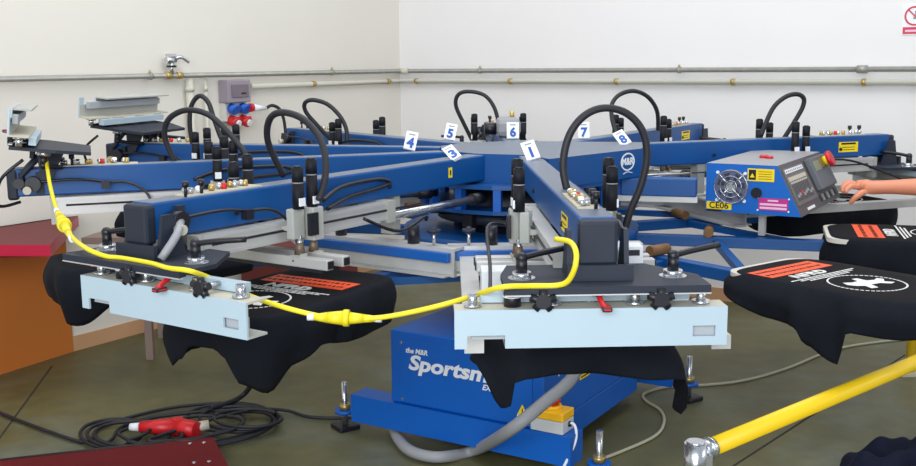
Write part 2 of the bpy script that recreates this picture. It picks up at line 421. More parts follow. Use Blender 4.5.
b = MB(); b.text('Sportsman', Mr @ Matrix.Translation((.12, 0, 0)), .07, STICK, shear=.25, bold=.001)
b.build('side_lettering', cabinet)
b = MB(); Mw = Mc @ frame((W_ - .09, -.001, .235), (1, 0, 0), (0, 0, 1))
b.prism([Mw @ V(p) for p in ((-.024, 0, 0), (.024, 0, 0), (0, .045, 0))], Mw.to_3x3() @ V((0, 0, .001)), YEL)
b.box(-.024, .024, -.036, -.001, 0, .001, STICK, mtx=Mw); b.box(-.002, .002, .008, .028, .001, .0015, BLACK, mtx=Mw)
b.text('!', Mw @ Matrix.Translation((0, -.018, .001)), .02, GREY); b.build('warning_sticker', door)
b = MB(); b.box(-.05, .05, -.01, .01, 0, .001, YEL, mtx=Mr @ Matrix.Translation((.25, -.10, 0))); b.box(-.04, .04, -.003, .003, .001, .0015, BLACK, mtx=Mr @ Matrix.Translation((.25, -.10, 0))); b.build('warning_strip', cabinet)
# emergency stop box standing on the front beam
pe = Pz(567, 434, BZ1) - HUB; Me = frame(CO[1] - ex * .125 + ey * .0 + V((0, 0, BZ1 + .001)), ex, ey)
b = MB(); b.box(-.07, .07, -.05, .05, 0, .05, mat('estop_grey', (200, 204, 206), .5), mtx=Me, bev=.004); es = b.build('emergency_stop', press)
b = MB(); b.box(-.071, .071, -.051, .051, .051, .085, mat('estop_yellow', (250, 190, 20), .45), mtx=Me, bev=.005); b.cyl(Me @ V((0, 0, .082)), Me @ V((0, 0, .1)), .036, MATS['estop_yellow']); b.build('yellow_cover', es)
b = MB(); b.cyl(Me @ V((0, 0, .1)), Me @ V((0, 0, .112)), .022, RED); b.cyl(Me @ V((0, 0, .112)), Me @ V((0, 0, .124)), .033, RED, n=20); b.build('red_button', es)
b = MB(); q0 = Me @ V((.06, .0, .03))
b.tube([q0, q0 + V((.03, -.01, .0)), q0 + V((.035, -.03, -.05)), q0 + V((.0, -.06, -.12)), q0 + V((-.04, -.08, -.19)), q0 + V((-.1, -.25, -.207))], .006, STICK); b.cyl(q0, q0 + V((.02, 0, 0)), .011, BLACK); b.build('white_lead', es)

# --- parts repeated on each head, in arm coordinates (x outward, y to the side)
def arm_mesh():
    b = MB(); b.box(.36, L, -AW, AW, ZB, ZT, BLUE, top=BLUE_SHEEN, bev=.006)
    for x in (1.0, 1.75):
        for s in (-1, 1): b.cyl((x, s * AW, ZB + .04), (x, s * (AW + .006), ZB + .04), .008, BLACK, n=8)
    return b.mesh('print_arm')
def cap_mesh():
    b = MB(); b.box(L - .01, L + .03, -AW - .003, AW + .003, ZB - .012, ZT - .004, DARK, bev=.01); return b.mesh('end_cap')
def rail_mesh(s):
    b = MB(); y = s * .068; z1 = ZB - .004
    b.box(1.05, 1.93, y - .022, y + .022, z1 - .012, z1, ALU); b.box(1.05, 1.93, y - .004 + s * .015, y + .004 + s * .015, z1 - .055, z1 - .012, ALU); b.box(1.05, 1.93, y - .022, y + .022, z1 - .065, z1 - .055, ALU); b.box(1.03, 1.075, y - .026, y + .026, z1 - .075, z1 + .003, CAST_AND_SHADED)
    b.box(1.925, 1.945, y - .024, y + .024, z1 - .1, z1 + .002, CAST_AND_SHADED)
    for i in range(8): b.cyl((1.12 + i * .11, y + s * .019, z1 - .03), (.85 + i * .11, y + s * .021, z1 - .03), .004, BLACK, n=6)
    return b.mesh('slide_rail')
def rod_mesh():
    b = MB(); b.cyl((.46, .07, 1.055), (1.04, .07, 1.055), .016, CHROME)
    b.cyl((.42, .07, 1.055), (.50, .07, 1.055), .024, BLACK); return b.mesh('stroke_rod')
def carriage_mesh():
    b = MB(); 
    for s in (-1, 1):
        b.box(-.055, -.006, s * .095, s * .165, 1.05, 1.155, CAST_AND_SHADED, bev=.004) if s > 0 else b.box(-.055, -.006, -.165, -.095, 1.05, 1.155, CAST_AND_SHADED, bev=.004)
        b.box(.006, .06, s * .11 - .03 * (s < 0), s * .11 + .03 * (s > 0), 1.06, 1.155, CAST_AND_SHADED, bev=.004)
        b.box(-.05, .05, min(s * .04, s * .13), max(s * .04, s * .13), 1.085, 1.10, CAST_AND_SHADED)
        b.box(-.02, .02, s * .168 - .006, s * .168 + .006, 1.07, 1.14, BLACK)
    b.box(-.03, .03, -.1, .1, 1.09, 1.105, BLACK)
    return b.mesh('carriage')
def cyl_mesh(x, s, h):
    b = MB(); y = s * .14; b.cyl((x, y, 1.155), (x, y, h - .05), .018, BLACKM, n=16); b.cyl((x, y, h - .05), (x, y, h - .046), .0172, GREY, n=16); b.cyl((x, y, h - .046), (x, y, h), .018, BLACKM, n=16)
    b.cyl((x, y, h), (x, y, h + .004), .012, BLACK, n=10)
    b.box(x - .012, x + .012, y - .019 if s < 0 else y, y if s < 0 else y + .019, 1.165, 1.19, STICK)
    return b.mesh('pneumatic_cylinder')
def pist_mesh(x, s):
    b = MB(); b.cyl((x, s * .14, 1.07), (x, s * .14, 1.01), .008, CHROME); return b.mesh('piston_rod')
def clampholder_mesh(x, s):
    b = MB(); y = s * .14
    b.cyl((x, y, 1.012), (x, y, 1.05), .017, mat('bronze', (120, 104, 88), .5, metal=.4), n=12, r2=.011); b.box(x - .012, x + .012, y - .02, y + .02, 1.010, 1.016, CAST_AND_SHADED); return b.mesh('bar_holder')
def squeegee_mesh(x):
    b = MB(); b.box(x - .016, x + .016, -.27, .27, .975, 1.008, ALU, bev=.003); b.box(x - .005, x + .005, -.24, .24, .962, .976, BLACK)
    for y in (-.14, .14): b.box(x - .019, x + .019, y - .02, y + .02, 1.007, 1.012, CAST_AND_SHADED)
    for y in (-.272, .272): b.box(x - .012, x + .012, y - .002, y + .002, .98, 1.003, BLACK)
    return b.mesh('squeegee_bar' if x < 0 else 'flood_bar')
def rear_clamp_mesh():
    b = MB(); x = .95
    b.box(x - .035, x + .03, -.345, .345, .965, .975, ALU); b.box(x + .022, x + .03, -.345, .345, .885, .965, ALU); b.box(x - .035, x + .03, -.345, .345, .875, .885, ALU)
    return b.mesh('rear_frame_clamp')
def rear_blue_mesh():
    b = MB(); b.box(.983, 1.003, -.335, .335, .928, .962, CYAN, bev=.003); b.box(.981, 1.02, -.33, .33, .878, .884, ALU); return b.mesh('clamp_bladder')
def rear_hang_mesh():
    b = MB(); b.box(.92, .96, -.03, .03, .976, ZB, CAST_AND_SHADED); return b.mesh('clamp_hanger')
def buf_mesh(y):
    b = MB(); b.cyl((.95, y, .975), (.95, y, 1.04), .022, BLACK); return b.mesh('clamp_buffer')
def tknob_mesh(y):
    b = MB(); b.cyl((.95, y, .975), (.95, y, 1.025), .006, CHROME); b.cyl((.95, y, 1.022), (.95, y, 1.032), .024, DARK, n=12); b.ball((.95, y, 1.03), .012, DARK); return b.mesh('clamp_knob')
def siderail_mesh(y):
    b = MB(); q = 1 if y > 0 else -1
    P = [(1.0, y - .03, .895), (2.1, y + q * .03 - .024, .895), (2.1, y + q * .03 + .024, .895), (1.0, y + .03, .895)]; b.hexa([V(p) for p in P] + [V(p) + V((0, 0, .035)) for p in P], ALU); return b.mesh('frame_side_rail')
def front_plate_mesh():
    b = MB(); z = 1.074
    b.prism([(1.90, -.21, z - .012), (2.02, -.235, z - .012), (2.175, -.235, z - .012), (2.175, .255, z - .012), (2.05, .255, z - .012), (1.90, .15, z - .012)], (0, 0, .012), DARK)
    b.box(2.168, 2.174, -.235, .255, z - .018, z - .011, DARK); b.box(2.164, 2.177, -.235, .255, z - .021, z - .018, ALU)
    for s in (-1, 1):
        y = s * .07
        b.prism([(1.99, y - .006, z), (2.09, y - .006, z), (2.07, y - .006, ZT - .03), (2.035, y - .006, ZT - .03)], (0, .012, 0), DARK)
    b.box(2.098, 2.112, -.078, .082, z, ZB - .006, DARK)
    return b.mesh('front_mounting_plate')
def front_beam_mesh():
    b = MB(); x = 2.178; y0, y1 = -.325, .325; z0, z1 = .928, 1.022
    # face with a notch and a rounded slot
    def fc(a0, a1, b0, b1): b.box(x - .006, x, a0, a1, b0, b1, WHITE)
    fc(y0, y0 + .03, z0, z1); fc(y0 + .03, y0 + .12, z0 + .032, z1); fc(y0 + .12, .235, z0, z1)
    fc(.235, .305, z0, z0 + .022); fc(.235, .305, z0 + .048, z1); fc(.305, y1, z0, z1)
    b.box(x - .006, x - .0002, .235, .243, z0 + .022, z0 + .048, WHITE); b.box(x - .006, x - .0002, .297, .305, z0 + .022, z0 + .048, WHITE)
    b.box(x - .0075, x - .006, y0 + .12, .235, z0, z1 - .006, CAST_AND_SHADED); b.box(x - .0075, x - .006, y0, y0 + .12, z0 + .034, z1 - .006, CAST_AND_SHADED); b.box(x - .0075, x - .006, .235, y1, z0 + .048, z1 - .006, CAST_AND_SHADED)  # shade of the raised beams painted as grey on back and bottom flange
    b.box(x - .07, x - .006, y0, y1, z1 - .006, z1, CREAM)
    b.box(x - .07, x - .006, y0 + .12, y1, z0, z0 + .006, CAST_AND_SHADED)
    b.box(x - .03, x - .012, y0 + .04, .305, z0 + .02, z0 + .05, mat('clamp_inner', (170, 176, 182), .5))
    return b.mesh('front_frame_clamp')
def cbar_mesh():
    b = MB(); b.box(2.085, 2.11, -.26, .25, 1.024, 1.05, WHITE); return b.mesh('clamp_bar')
def pillar_mesh(y, dark=False):
    b = MB(); x = 2.14
    if dark: b.cyl((x, y, 1.023), (x, y, 1.056), .021, BLACK, n=16); b.cyl((x, y, 1.045), (x, y, 1.048), .0225, STICK, n=16)
    else: b.cyl((x, y, 1.023), (x, y, 1.056), .012, CHROME, n=12); b.cyl((x, y, 1.023), (x, y, 1.03), .022, CHROME, n=12)
    return b.mesh('clamp_pillar')
def star_mesh(y):
    b = MB(); x = 2.165; z = 1.042
    b.cyl((x, y, z), (x + .022, y, z), .018, BLACK, n=12)
    for i in range(5):
        a = i * 2 * math.pi / 5 + .3; b.cyl((x + .011, y, z), (x + .011, y + .032 * math.cos(a), z + .026 * math.sin(a)), .010, BLACK, n=8)
    b.cyl((x - .05, y, z), (x, y, z), .007, CHROME); return b.mesh('star_knob')
def toggle_mesh(y):
    b = MB(); b.box(2.11, 2.15, y - .015, y + .015, 1.045, 1.056, BLACK); b.tube([(2.15, y, 1.048), (2.185, y + .004, 1.036), (2.2, y + .01, 1.026)], .007, RED, sub=3); b.box(2.18, 2.215, y + .0, y + .024, 1.02, 1.032, RED, bev=.004); return b.mesh('toggle_lever')
def bolt_mesh(y):
    b = MB(); x = 2.06; z = 1.069; b.cyl((x, y, z), (x, y, z + .006), .034, CHROME, n=18); b.cyl((x, y, z + .006), (x, y, z + .02), .024, CHROME, n=12); b.cyl((x, y, z + .02), (x, y, z + .055), .014, BLACK, n=12); b.ball((x, y, z + .055), .015, BLACK); return b.mesh('clamping_bolt')
def lever_mesh(y):
    b = MB(); x = 2.06; z = 1.069 + .055; b.tube([(x, y, z), (x - .02, y + .05, z + .008), (x - .06, y + .13, z + .015)], .008, BLACK, sub=3); return b.mesh('clamp_lever')
def valve_mesh():
    b = MB(); rnd = random.Random(7)
    b.box(1.62, 1.92, -.028, .028, ZT + .0, ZT + .004, CREAM)
    for i in range(6):
        x = 1.66 + i * .045; b.cyl((x, rnd.uniform(-.012, .012), ZT + .004), (x, rnd.uniform(-.012, .012), ZT + .022), .009, rnd.choice([BRASS, CHROME, BLACK, RED]), n=8)
        b.ball((x + .01, rnd.uniform(-.015, .015), ZT + .014), .01, rnd.choice([STICK, BRASS, CHROME]))
    return b.mesh('air_valves')
def stud_mesh(x):
    b = MB(); b.cyl((x, .02, ZT), (x, .02, ZT + .035), .005, BLACK, n=8); b.cyl((x, .02, ZT + .028), (x, .02, ZT + .045), .010, BLACK, n=8)
    return b.mesh('air_fitting')
def knobs_mesh(full=True):
    b = MB(); b.cyl((2.0, AW + .01, ZB + .05), (2.0, AW + .05, ZB + .05), .028, BLACK, n=14); b.cyl((2.02, AW + .05, ZB + .03), (2.02, AW + .075, ZB + .03), .015, CREAM, n=14)
    if full: b.tube([(2.0, AW + .04, ZB + .05), (2.05, AW + .08, ZB + .02), (2.1, AW + .07, ZB - .04)], .012, GREY, sub=3)
    b.box(1.965, 1.99, AW + .002, AW + .02, ZB + .01, ZB + .09, DARK)
    return b.mesh('regulator')
def lead_mesh():
    b = MB(); y = AW + .035
    b.tube([(1.98, y, 1.175), (1.85, y + .01, 1.18), (1.74, y, 1.165), (1.66, y + .02, 1.16), (1.6, y + .03, 1.12), (1.58, y + .05, 1.05), (1.6, y + .05, .99)], .005, BLACK); b.box(1.73, 1.76, y - .005, y + .02, 1.14, 1.17, BLACK)
    return b.mesh('air_line')
def lead2_mesh():
    b = MB(); b.tube([(1.4, -.17, 1.1), (1.6, -.24, 1.13), (1.85, -.25, 1.06), (2.0, -.26, 1.0)], .005, BLACK); return b.mesh('air_line')
def lead3_mesh():
    b = MB(); b.tube([(1.3, .17, 1.09), (1.15, .2, 1.03), (1.0, .2, 1.06), (.95, .17, 1.04)], .006, BLACK); return b.mesh('air_line')
def bag_mesh():
    b = MB(); b.tube([(1.42, .10, 1.16), (1.3, .075, 1.19), (1.1, .06, 1.195), (1.02, .06, 1.18), (1.06, .06, 1.165), (1.25, .065, 1.15), (1.4, .10, 1.13)], .007, BLACK); return b.mesh('flexible_hose')
def sticker_mesh(s):
    b = MB()
    if 1:
        y = s * (AW + .0008); b.box(1.74, 1.86, min(y, y - s * .0008), max(y, y - s * .0008) + 0, ZB + .025, ZB + .075, YEL)
        b.box(1.755, 1.845, min(y, y + s * .0005), max(y, y + s * .0005), ZB + .062, ZB + .071, BLACK)
        for i in range(2): b.box(1.76, 1.84, min(y, y + s * .0005), max(y, y + s * .0005), ZB + .035 + i * .012, ZB + .038 + i * .012, BLACK)
    return b.mesh('warning_sticker')

SH = {n: f for n, f in ()}
M_arm = arm_mesh(); M_cap = cap_mesh(); M_rails = [rail_mesh(-1), rail_mesh(1)]; M_rod = rod_mesh(); M_car = carriage_mesh()
M_cyl = [cyl_mesh(-.03, -1, 1.305), cyl_mesh(.033, -1, 1.285), cyl_mesh(-.03, 1, 1.305), cyl_mesh(.033, 1, 1.285)]
M_hold = [pist_mesh(x, s) for x in (-.03, .033) for s in (-1, 1)] + [clampholder_mesh(x, s) for x in (-.03, .033) for s in (-1, 1)]
M_sq = [squeegee_mesh(-.035), squeegee_mesh(.04)]
M_rc = rear_clamp_mesh(); M_rb = rear_blue_mesh(); M_rh = rear_hang_mesh(); M_tk = [tknob_mesh(-.27), tknob_mesh(.24)]; M_buf = [buf_mesh(-.19), buf_mesh(.15)]
M_sr = [siderail_mesh(-.275), siderail_mesh(.275)]
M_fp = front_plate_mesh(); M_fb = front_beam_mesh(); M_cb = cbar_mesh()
M_pil = [pillar_mesh(-.185, True), pillar_mesh(-.09), pillar_mesh(.11), pillar_mesh(-.28), pillar_mesh(.27)]
M_star = [star_mesh(-.115), star_mesh(.165)]; M_tog = toggle_mesh(.02); M_bolt = [bolt_mesh(-.185), bolt_mesh(.19)]; M_lev = [lever_mesh(-.185), lever_mesh(.19)]
M_valve = valve_mesh(); M_stud = [stud_mesh(1.86), stud_mesh(1.92)]; M_reg = knobs_mesh(); M_reg2 = knobs_mesh(False); M_lead = lead_mesh(); M_lead2 = lead2_mesh(); M_lead3 = lead3_mesh(); M_bag = bag_mesh(); M_stk = [sticker_mesh(-1), sticker_mesh(1)]
CR = {1: 1.45, 2: 1.546, 3: 1.30, 4: 1.50, 5: 1.34, 6: 1.40, 7: 1.28, 8: 1.425}
HOSE = {
 1: ([(567, 190), (563, 165), (569, 136), (584, 116), (604, 108), (626, 113), (642, 130), (647, 155), (641, 185), (630, 212), (622, 240)], 3.05, 3.12),
 2: ([(284, 176), (270, 148), (267, 130), (272, 116), (285, 112.5), (303, 119), (318, 135), (325, 155), (325, 178), (319, 200)], 3.55, 3.2),
 3: ([(175, 163), (165, 138), (167, 122), (177, 113), (191, 110), (209, 115), (227, 131), (238, 144), (245, 154), (247, 172)], 4.1, 3.95),
 4: ([(194, 152), (190, 128), (191, 107), (199, 96), (208, 102), (214, 119), (221, 138), (226, 146)], 4.98, 4.9),
 5: ([(333, 142), (318, 126), (306, 112), (305, 103), (313, 100), (327, 104), (339, 115), (346, 128), (347, 142)], 5.6, 5.5),
 6: ([(474, 144), (464, 124), (456, 106), (458, 95), (468, 91.5), (484, 95), (494, 107), (499, 125), (500, 136)], 5.95, 5.85),
 7: ([(616, 133), (612, 118), (612, 104), (620, 94.5), (634, 91), (648, 97), (657, 111), (658, 130)], 5.4, 5.65),
 8: ([(768, 136), (780, 109), (793, 97), (805, 94), (812, 98), (811, 107), (803, 121), (792, 138)], 5.05, 5.1)}
FLIP = {3: R(180), 4: R(180)}
for k in range(1, 9):
    arm = link('print_arm', M_arm, press); arm.rotation_euler = (0, 0, arot(k))
    if k == 8: arm.scale = (.968, 1, 1)
    link('end_cap', M_cap, arm)
    for me in M_rails: link('slide_rail', me, arm)
    link('stroke_rod', M_rod, arm)
    for me in [M_car] + M_cyl + M_hold + M_sq:
        o = link(me.name.split('.')[0], me, arm); o.location = (CR[k], 0, 0)
        if me is M_sq[0]:
            o['label'] = 'squeegee bar with blue blade'
    link('rear_frame_clamp', M_rc, arm); link('clamp_bladder', M_rb, arm); link('clamp_hanger', M_rh, arm)
    for me in M_tk: link('clamp_knob', me, arm)
    for me in M_buf: link('clamp_buffer', me, arm)
    for o in arm.children:
        if o.name.split('.')[0] in ('rear_frame_clamp', 'clamp_bladder', 'clamp_knob', 'clamp_buffer'): o.location = (.05 if k == 2 else 0, 0, -.014)
    if k not in FLIP:
        for me in M_sr[:1] if k in (2,) else M_sr: 
            if k != 2: link('frame_side_rail', me, arm)
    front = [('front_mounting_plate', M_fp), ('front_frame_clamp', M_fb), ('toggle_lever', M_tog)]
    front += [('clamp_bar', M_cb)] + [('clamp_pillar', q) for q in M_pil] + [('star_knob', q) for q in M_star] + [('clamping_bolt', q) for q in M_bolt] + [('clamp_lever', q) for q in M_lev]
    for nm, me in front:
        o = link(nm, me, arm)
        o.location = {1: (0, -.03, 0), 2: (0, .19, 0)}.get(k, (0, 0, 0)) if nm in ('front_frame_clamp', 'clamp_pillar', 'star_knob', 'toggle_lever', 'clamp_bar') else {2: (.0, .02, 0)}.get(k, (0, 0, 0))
        if k in FLIP:
            pv = V((2.10, 0, 1.165))
            fm = Matrix.Translation(pv + V((-.10 if k == 3 else -.13, 0, .045))) @ Matrix.Rotation(R(-7), 4, 'Y') @ Matrix.Rotation(FLIP[k], 4, 'X') @ Matrix.Translation(-pv)
            o.matrix_local = fm
    if k in FLIP:
        b = MB()
        for s in (-1, 1): b.tube([(2.03, s * .055, 1.14), (2.04, s * .06, 1.2), (1.97, s * .065, 1.27)], .012, DARK, sub=1, n=6)
        b.cyl((2.05, -.07, 1.17), (2.05, .07, 1.17), .02, BLACK); b.cyl((2.07, -.09, 1.16), (2.07, -.06, 1.16), .022, CHROME)
        b.tube([(2.02, .20, 1.27), (2.10, .2, 1.2), (2.12, .12, 1.10), (2.05, .05, 1.10)], .006, BLACK)
        b.build('tilt_hinge', arm)
    link('air_valves', M_valve, arm); [link('air_fitting', q, arm) for q in M_stud]; 
    if k != 1: link('regulator', M_reg if k == 2 else M_reg2, arm)
    link('air_line', M_lead, arm)
    if k not in FLIP: link('air_line', M_lead2, arm)
    link('air_line', M_lead3, arm); link('flexible_hose', M_bag, arm)
    link('warning_sticker', M_stk[0 if k in (1, 2, 3, 4) else 0], arm)
    # hose
    pts, d0, d1 = HOSE[k]; n = len(pts)
    lp = [to_local(k, Py(x, y, d0 + (d1 - d0) * i / (n - 1))) for i, (x, y) in enumerate(pts)]
    b = MB(); b.tube(lp, .0115, RUB, n=10); b.build('air_hose', arm)
    # number card, standing on the arm near the hub
    cpx, cpy, tilt, roll, yaw, cw = {1: (534, 159, 58, -18, 0, .055), 2: (460, 162, 20, 0, 60, .05), 3: (457, 158, 40, -38, -10, .045), 4: (409, 149.5, 72, 12, 0, .052), 5: (449, 139.5, 72, 12, 0, .055), 6: (513, 138.5, 76, 0, 0, .06), 7: (584, 138.5, 76, 0, 0, .055), 8: (630, 144, 50, -28, 0, .055)}[k]
    b = MB(); lpos = to_local(k, Pz(cpx, cpy, ZT + .005)); lpos.z = ZT + .004
    Mn = Matrix.Translation(lpos) @ Matrix.Rotation(-arot(k), 4, 'Z') @ Matrix.Rotation(R(yaw), 4, 'Z') @ Matrix.Rotation(R(tilt), 4, 'X') @ Matrix.Rotation(R(-roll), 4, 'Z')
    b.box(-cw / 2, cw / 2, 0, .082, -.001, 0, STICK, mtx=Mn)
    b.text(str(k), Mn @ Matrix.Translation((0, .03, .001)), .06, BLU_T, bold=.0025); b.box(-.014, .014, .066, .072, .0, .0008, GREY, mtx=Mn)
    b.box(-cw / 2, cw / 2, -.0, .004, -.012, 0, STICK, mtx=Mn)
    if k != 2: b.build('number_card', arm)
    if k == 1:
        b = MB(); b.box(1.72, 1.80, -.27, -.17, .955, 1.04, STICK, bev=.004); b.box(1.74, 1.78, -.17, -.08, 1.0, 1.03, STICK); b.build('clamp_block', arm)
        b = MB(); b.box(1.84, 1.90, .075, .15, 1.04, 1.12, STICK, bev=.003); b.box(1.9, 1.902, .085, .14, 1.095, 1.11, BLACK); b.build('terminal_box', arm)
    if k == 6:
        b = MB(); b.box(.62, .80, -.06, .06, ZT, ZT + .10, GREY, bev=.03); b.cyl((.7, -.02, ZT + .09), (.7, -.02, ZT + .13), .012, BRASS); b.cyl((.71, .06, ZT + .04), (.71, .12, ZT + .04), .03, BLACK); b.build('motor', arm)
    if k == 2:
        b = MB(); y = AW + .0008; b.box(.60, .625, AW, y, ZB + .035, ZB + .075, YEL); b.box(.608, .617, y, y + .0004, ZB + .045, ZB + .065, BLACK); b.build('warning_label', arm)

# --- carousel arms, braces and pallets
PR0, PR1, PH, PZ = 1.285, 1.95, .20, .9
def pallet_mesh():
    b = MB(); n = 8; P = []
    def arc(cx, cy, a0, r):
        for i in range(n + 1):
            a = R(a0 + 90 * i / n); P.append(V((cx + r * math.cos(a), cy + r * math.sin(a), PZ - .02)))
    r = .07
    arc(PR1 - r, PH - r, 0, r); arc(PR0 + r, PH - r, 90, r); arc(PR0 + r, -PH + r, 180, r); arc(PR1 - r, -PH + r, 270, r)
    b.prism(P, (0, 0, .018), PALLET); b.box(1.3, 1.85, -.03, .03, .862, PZ - .02, ALU); return b.mesh('pallet')
M_pal = pallet_mesh()
b = MB(); b.box(.50, 1.86, -.026, .026, .815, .86, BLUE, bev=.003); M_parm = b.mesh('pallet_arm')
b = MB(); b.cyl((.82, -.05, .881), (.82, .05, .881), .021, WOOD, n=12); b.box(.81, .83, -.02, .02, .86, .87, BLACK); M_rol = b.mesh('locating_roller')
for k in range(1, 11):
    o = link('pallet_arm', M_parm, press); o.rotation_euler = (0, 0, arot(k))
    link('pallet', M_pal, o); link('locating_roller', M_rol, o)
    p = adir(k) * .85; q = adir(k + 1) * 1.22
    d = (q - p).normalized(); beam(p + d * .03, q - d * .03, .822, .85, .015, BLUE, ext=0).build('brace', press)
    p = adir(k) * 1.22; q = adir(k + 1) * .85
    if k in (9, 10, 8, 7):
        pass

# --- arm 9: console arm
k = 9
b = MB(); b.box(.45, .765, -.045, .045, 1.03, 1.105, BLUE, bev=.004); b.box(.42, .77, -.035, .035, 1.005, 1.029, ALU)
ca = b.build('console_arm', press); ca.rotation_euler = (0, 0, arot(9))
# console
wv = V((.85, -.527, 0)).normalized(); lv = V((.527, .85, 0)).normalized()
c0 = V((1.055, 4.345, 0)) - HUB
Mk = frame(c0, wv, lv)
kz0, kz1 = .965, 1.17; kw0, kw1, kl = .40, .295, .74
b = MB()
v = [Mk @ V(p) for p in ((0, 0, kz0), (kw0, 0, kz0), (kw0, kl, kz0), (0, kl, kz0), (0, 0, kz1), (kw1, 0, kz1), (kw1, kl, kz1), (0, kl, kz1))]
vs = b.hexa(v, mat('console_blue', (8, 98, 188), .4))
b.bm.faces.ensure_lookup_table(); b.bm.faces[1].material_index = b.mi(BOXTOP); b.bm.faces[3].material_index = b.mi(PANEL)
con = b.build('control_console', press)
b = MB(); b.box(.2, .225, .1, .13, .86, kz0, ALU, mtx=Mk); b.build('console_post', con)
MF = Mk @ frame((0, -.001, 0), (1, 0, 0), (0, 0, 1))     # x right, y up, z out towards the camera
b = MB(); fc = (.108, 1.075)
b.cyl(MF @ V((fc[0], fc[1], -.002)), MF @ V((fc[0], fc[1], .002)), .074, mat('fan_dark', (88, 96, 126), .5), n=32)
for rr in (.025, .045, .07):
    P = [MF @ V((fc[0] + rr * math.cos(i * math.pi / 12), fc[1] + rr * math.sin(i * math.pi / 12), .008)) for i in range(25)]
    b.tube(P, .002, CHROME, n=5, sub=1, cap=False)
b.cyl(MF @ V((fc[0], fc[1], .002)), MF @ V((fc[0], fc[1], .007)), .02, GREY, n=18)
for i in range(4):
    a = R(45 + 90 * i); b.tube([MF @ V((fc[0] + .01 * math.cos(a), fc[1] + .01 * math.sin(a), .009)), MF @ V((fc[0] + .08 * math.cos(a), fc[1] + .08 * math.sin(a), .006))], .003, CHROME, n=6, sub=1)
    b.cyl(MF @ V((fc[0] + .082 * math.cos(a), fc[1] + .082 * math.sin(a), 0)), MF @ V((fc[0] + .082 * math.cos(a), fc[1] + .082 * math.sin(a), .006)), .007, STICK, n=8)
for i in range(7):
    a = R(i * 360 / 7); b.prism([MF @ V((fc[0] + r_ * math.cos(a + t_), fc[1] + r_ * math.sin(a + t_), .003)) for r_, t_ in ((.02, 0), (.06, -.1), (.06, .35), (.02, .4))], MF.to_3x3() @ V((0, 0, .001)), mat('fan_blade', (48, 52, 74), .5))
b.build('cooling_fan', con)
b = MB(); b.cyl(MF @ V((.215, 1.055, 0)), MF @ V((.215, 1.055, .008)), .022, BLACK, n=20); b.build('cable_plug', con)
b = MB(); b.box(.005, .112, .976, 1.008, 0, .001, YEL, mtx=MF); b.text('CE06', MF @ Matrix.Translation((.058, .992, .0015)), .038, BLACK, xs=1.0, bold=.0006)
b.box(.005, .07, .967, .975, 0, .001, BLACK, mtx=MF); b.build('ce_label', con)
b = MB(); b.box(.175, .285, 1.103, 1.155, 0, .001, YEL, mtx=MF); b.box(.18, .21, 1.108, 1.15, .001, .0015, BLACK, mtx=MF)
b.prism([MF @ V(p) for p in ((.185, 1.118, .0015), (.205, 1.118, .0015), (.195, 1.136, .0015))], MF.to_3x3() @ V((0, 0, .0005)), YEL)
for i in range(4): b.box(.22, .275, 1.112 + i * .01, 1.115 + i * .01, .001, .0014, mat('faint_print', (150, 120, 10), .6), mtx=MF)
b.build('warning_label', con)
b = MB(); b.box(.225, .345, .985, 1.035, 0, .001, MAG, mtx=MF)
for i in range(2): b.box(.23, .34, .99 + i * .015, .999 + i * .015, .001, .0014, PINK, mtx=MF)
b.box(.262, .305, 1.022, 1.029, .001, .0014, PINK, mtx=MF)
for x in (.222, .348):
    for y in (.984, 1.036): b.cyl(MF @ V((x, y, 0)), MF @ V((x, y, .002)), .004, STICK, n=8)
b.build('magenta_label', con)
b = MB(); Mt = Mk @ Matrix.Translation((.15, .33, kz1)); b.cyl(Mt @ V((0, 0, 0)), Mt @ V((0, 0, .012)), .02, RED, n=14); b.cyl(Mt @ V((.03, -.02, 0)), Mt @ V((.03, -.02, .01)), .016, RED, n=14); b.build('indicator_lamp', con)
# control face: x along box length, y up the slope
sl = V((kw1 - kw0, 0, kz1 - kz0)).normalized(); SL = math.hypot(kw0 - kw1, kz1 - kz0)
MP = Mk @ frame((kw0, 0, kz0), (0, 1, 0), sl)
if (MP.to_3x3() @ V((0, 0, 1))).dot(wv) < 0: MP = MP @ Matrix.Scale(-1, 4, (0, 0, 1))
b = MB(); b.box(.03, .36, .045, SL - .02, 0, .004, mat('membrane', (104, 100, 100), .5), mtx=MP); b.box(.05, .33, SL - .045, SL - .027, .004, .006, STICK, mtx=MP)
for i in range(9): b.box(.055 + i * .03, .07 + i * .03, SL - .041, SL - .032, .006, .0065, GREY, mtx=MP)
b.box(.05, .33, SL - .08, SL - .062, .004, .006, CREAM, mtx=MP)
for i in range(8):
    b.box(.06 + i * .034, .078 + i * .034, .062, .135, .004, .007, PANEL, mtx=MP); b.box(.06 + i * .034, .078 + i * .034, .138, .146, .004, .007, CREAM, mtx=MP)
    b.box(.062 + i * .034, .076 + i * .034, .075 + .006 * (i % 3), .088 + .006 * (i % 3), .007, .012, RED if i == 2 else GREY, mtx=MP)
b.box(.14, .26, .012, .024, .0, .002, STICK, mtx=MP)
b.build('control_keypad', con)
b = MB(); b.box(.40, .68, .065, SL - .015, 0, .03, PANEL2, mtx=MP, bev=.006); b.box(.42, .52, SL - .08, SL - .035, .03, .032, mat('lcd', (122, 140, 120), .3), mtx=MP)
for i in range(7): b.box(.39 + i * .045, .42 + i * .045, .02, .05, 0, .004, GREY if i % 2 else BLACK, mtx=MP)
b.build('programmer_unit', con)
b = MB(); q = (.62, SL - .05); b.box(q[0] - .1, q[0] - .03, q[1] - .025, q[1] + .02, .03, .033, mat('olive', (120, 110, 50), .5), mtx=MP)
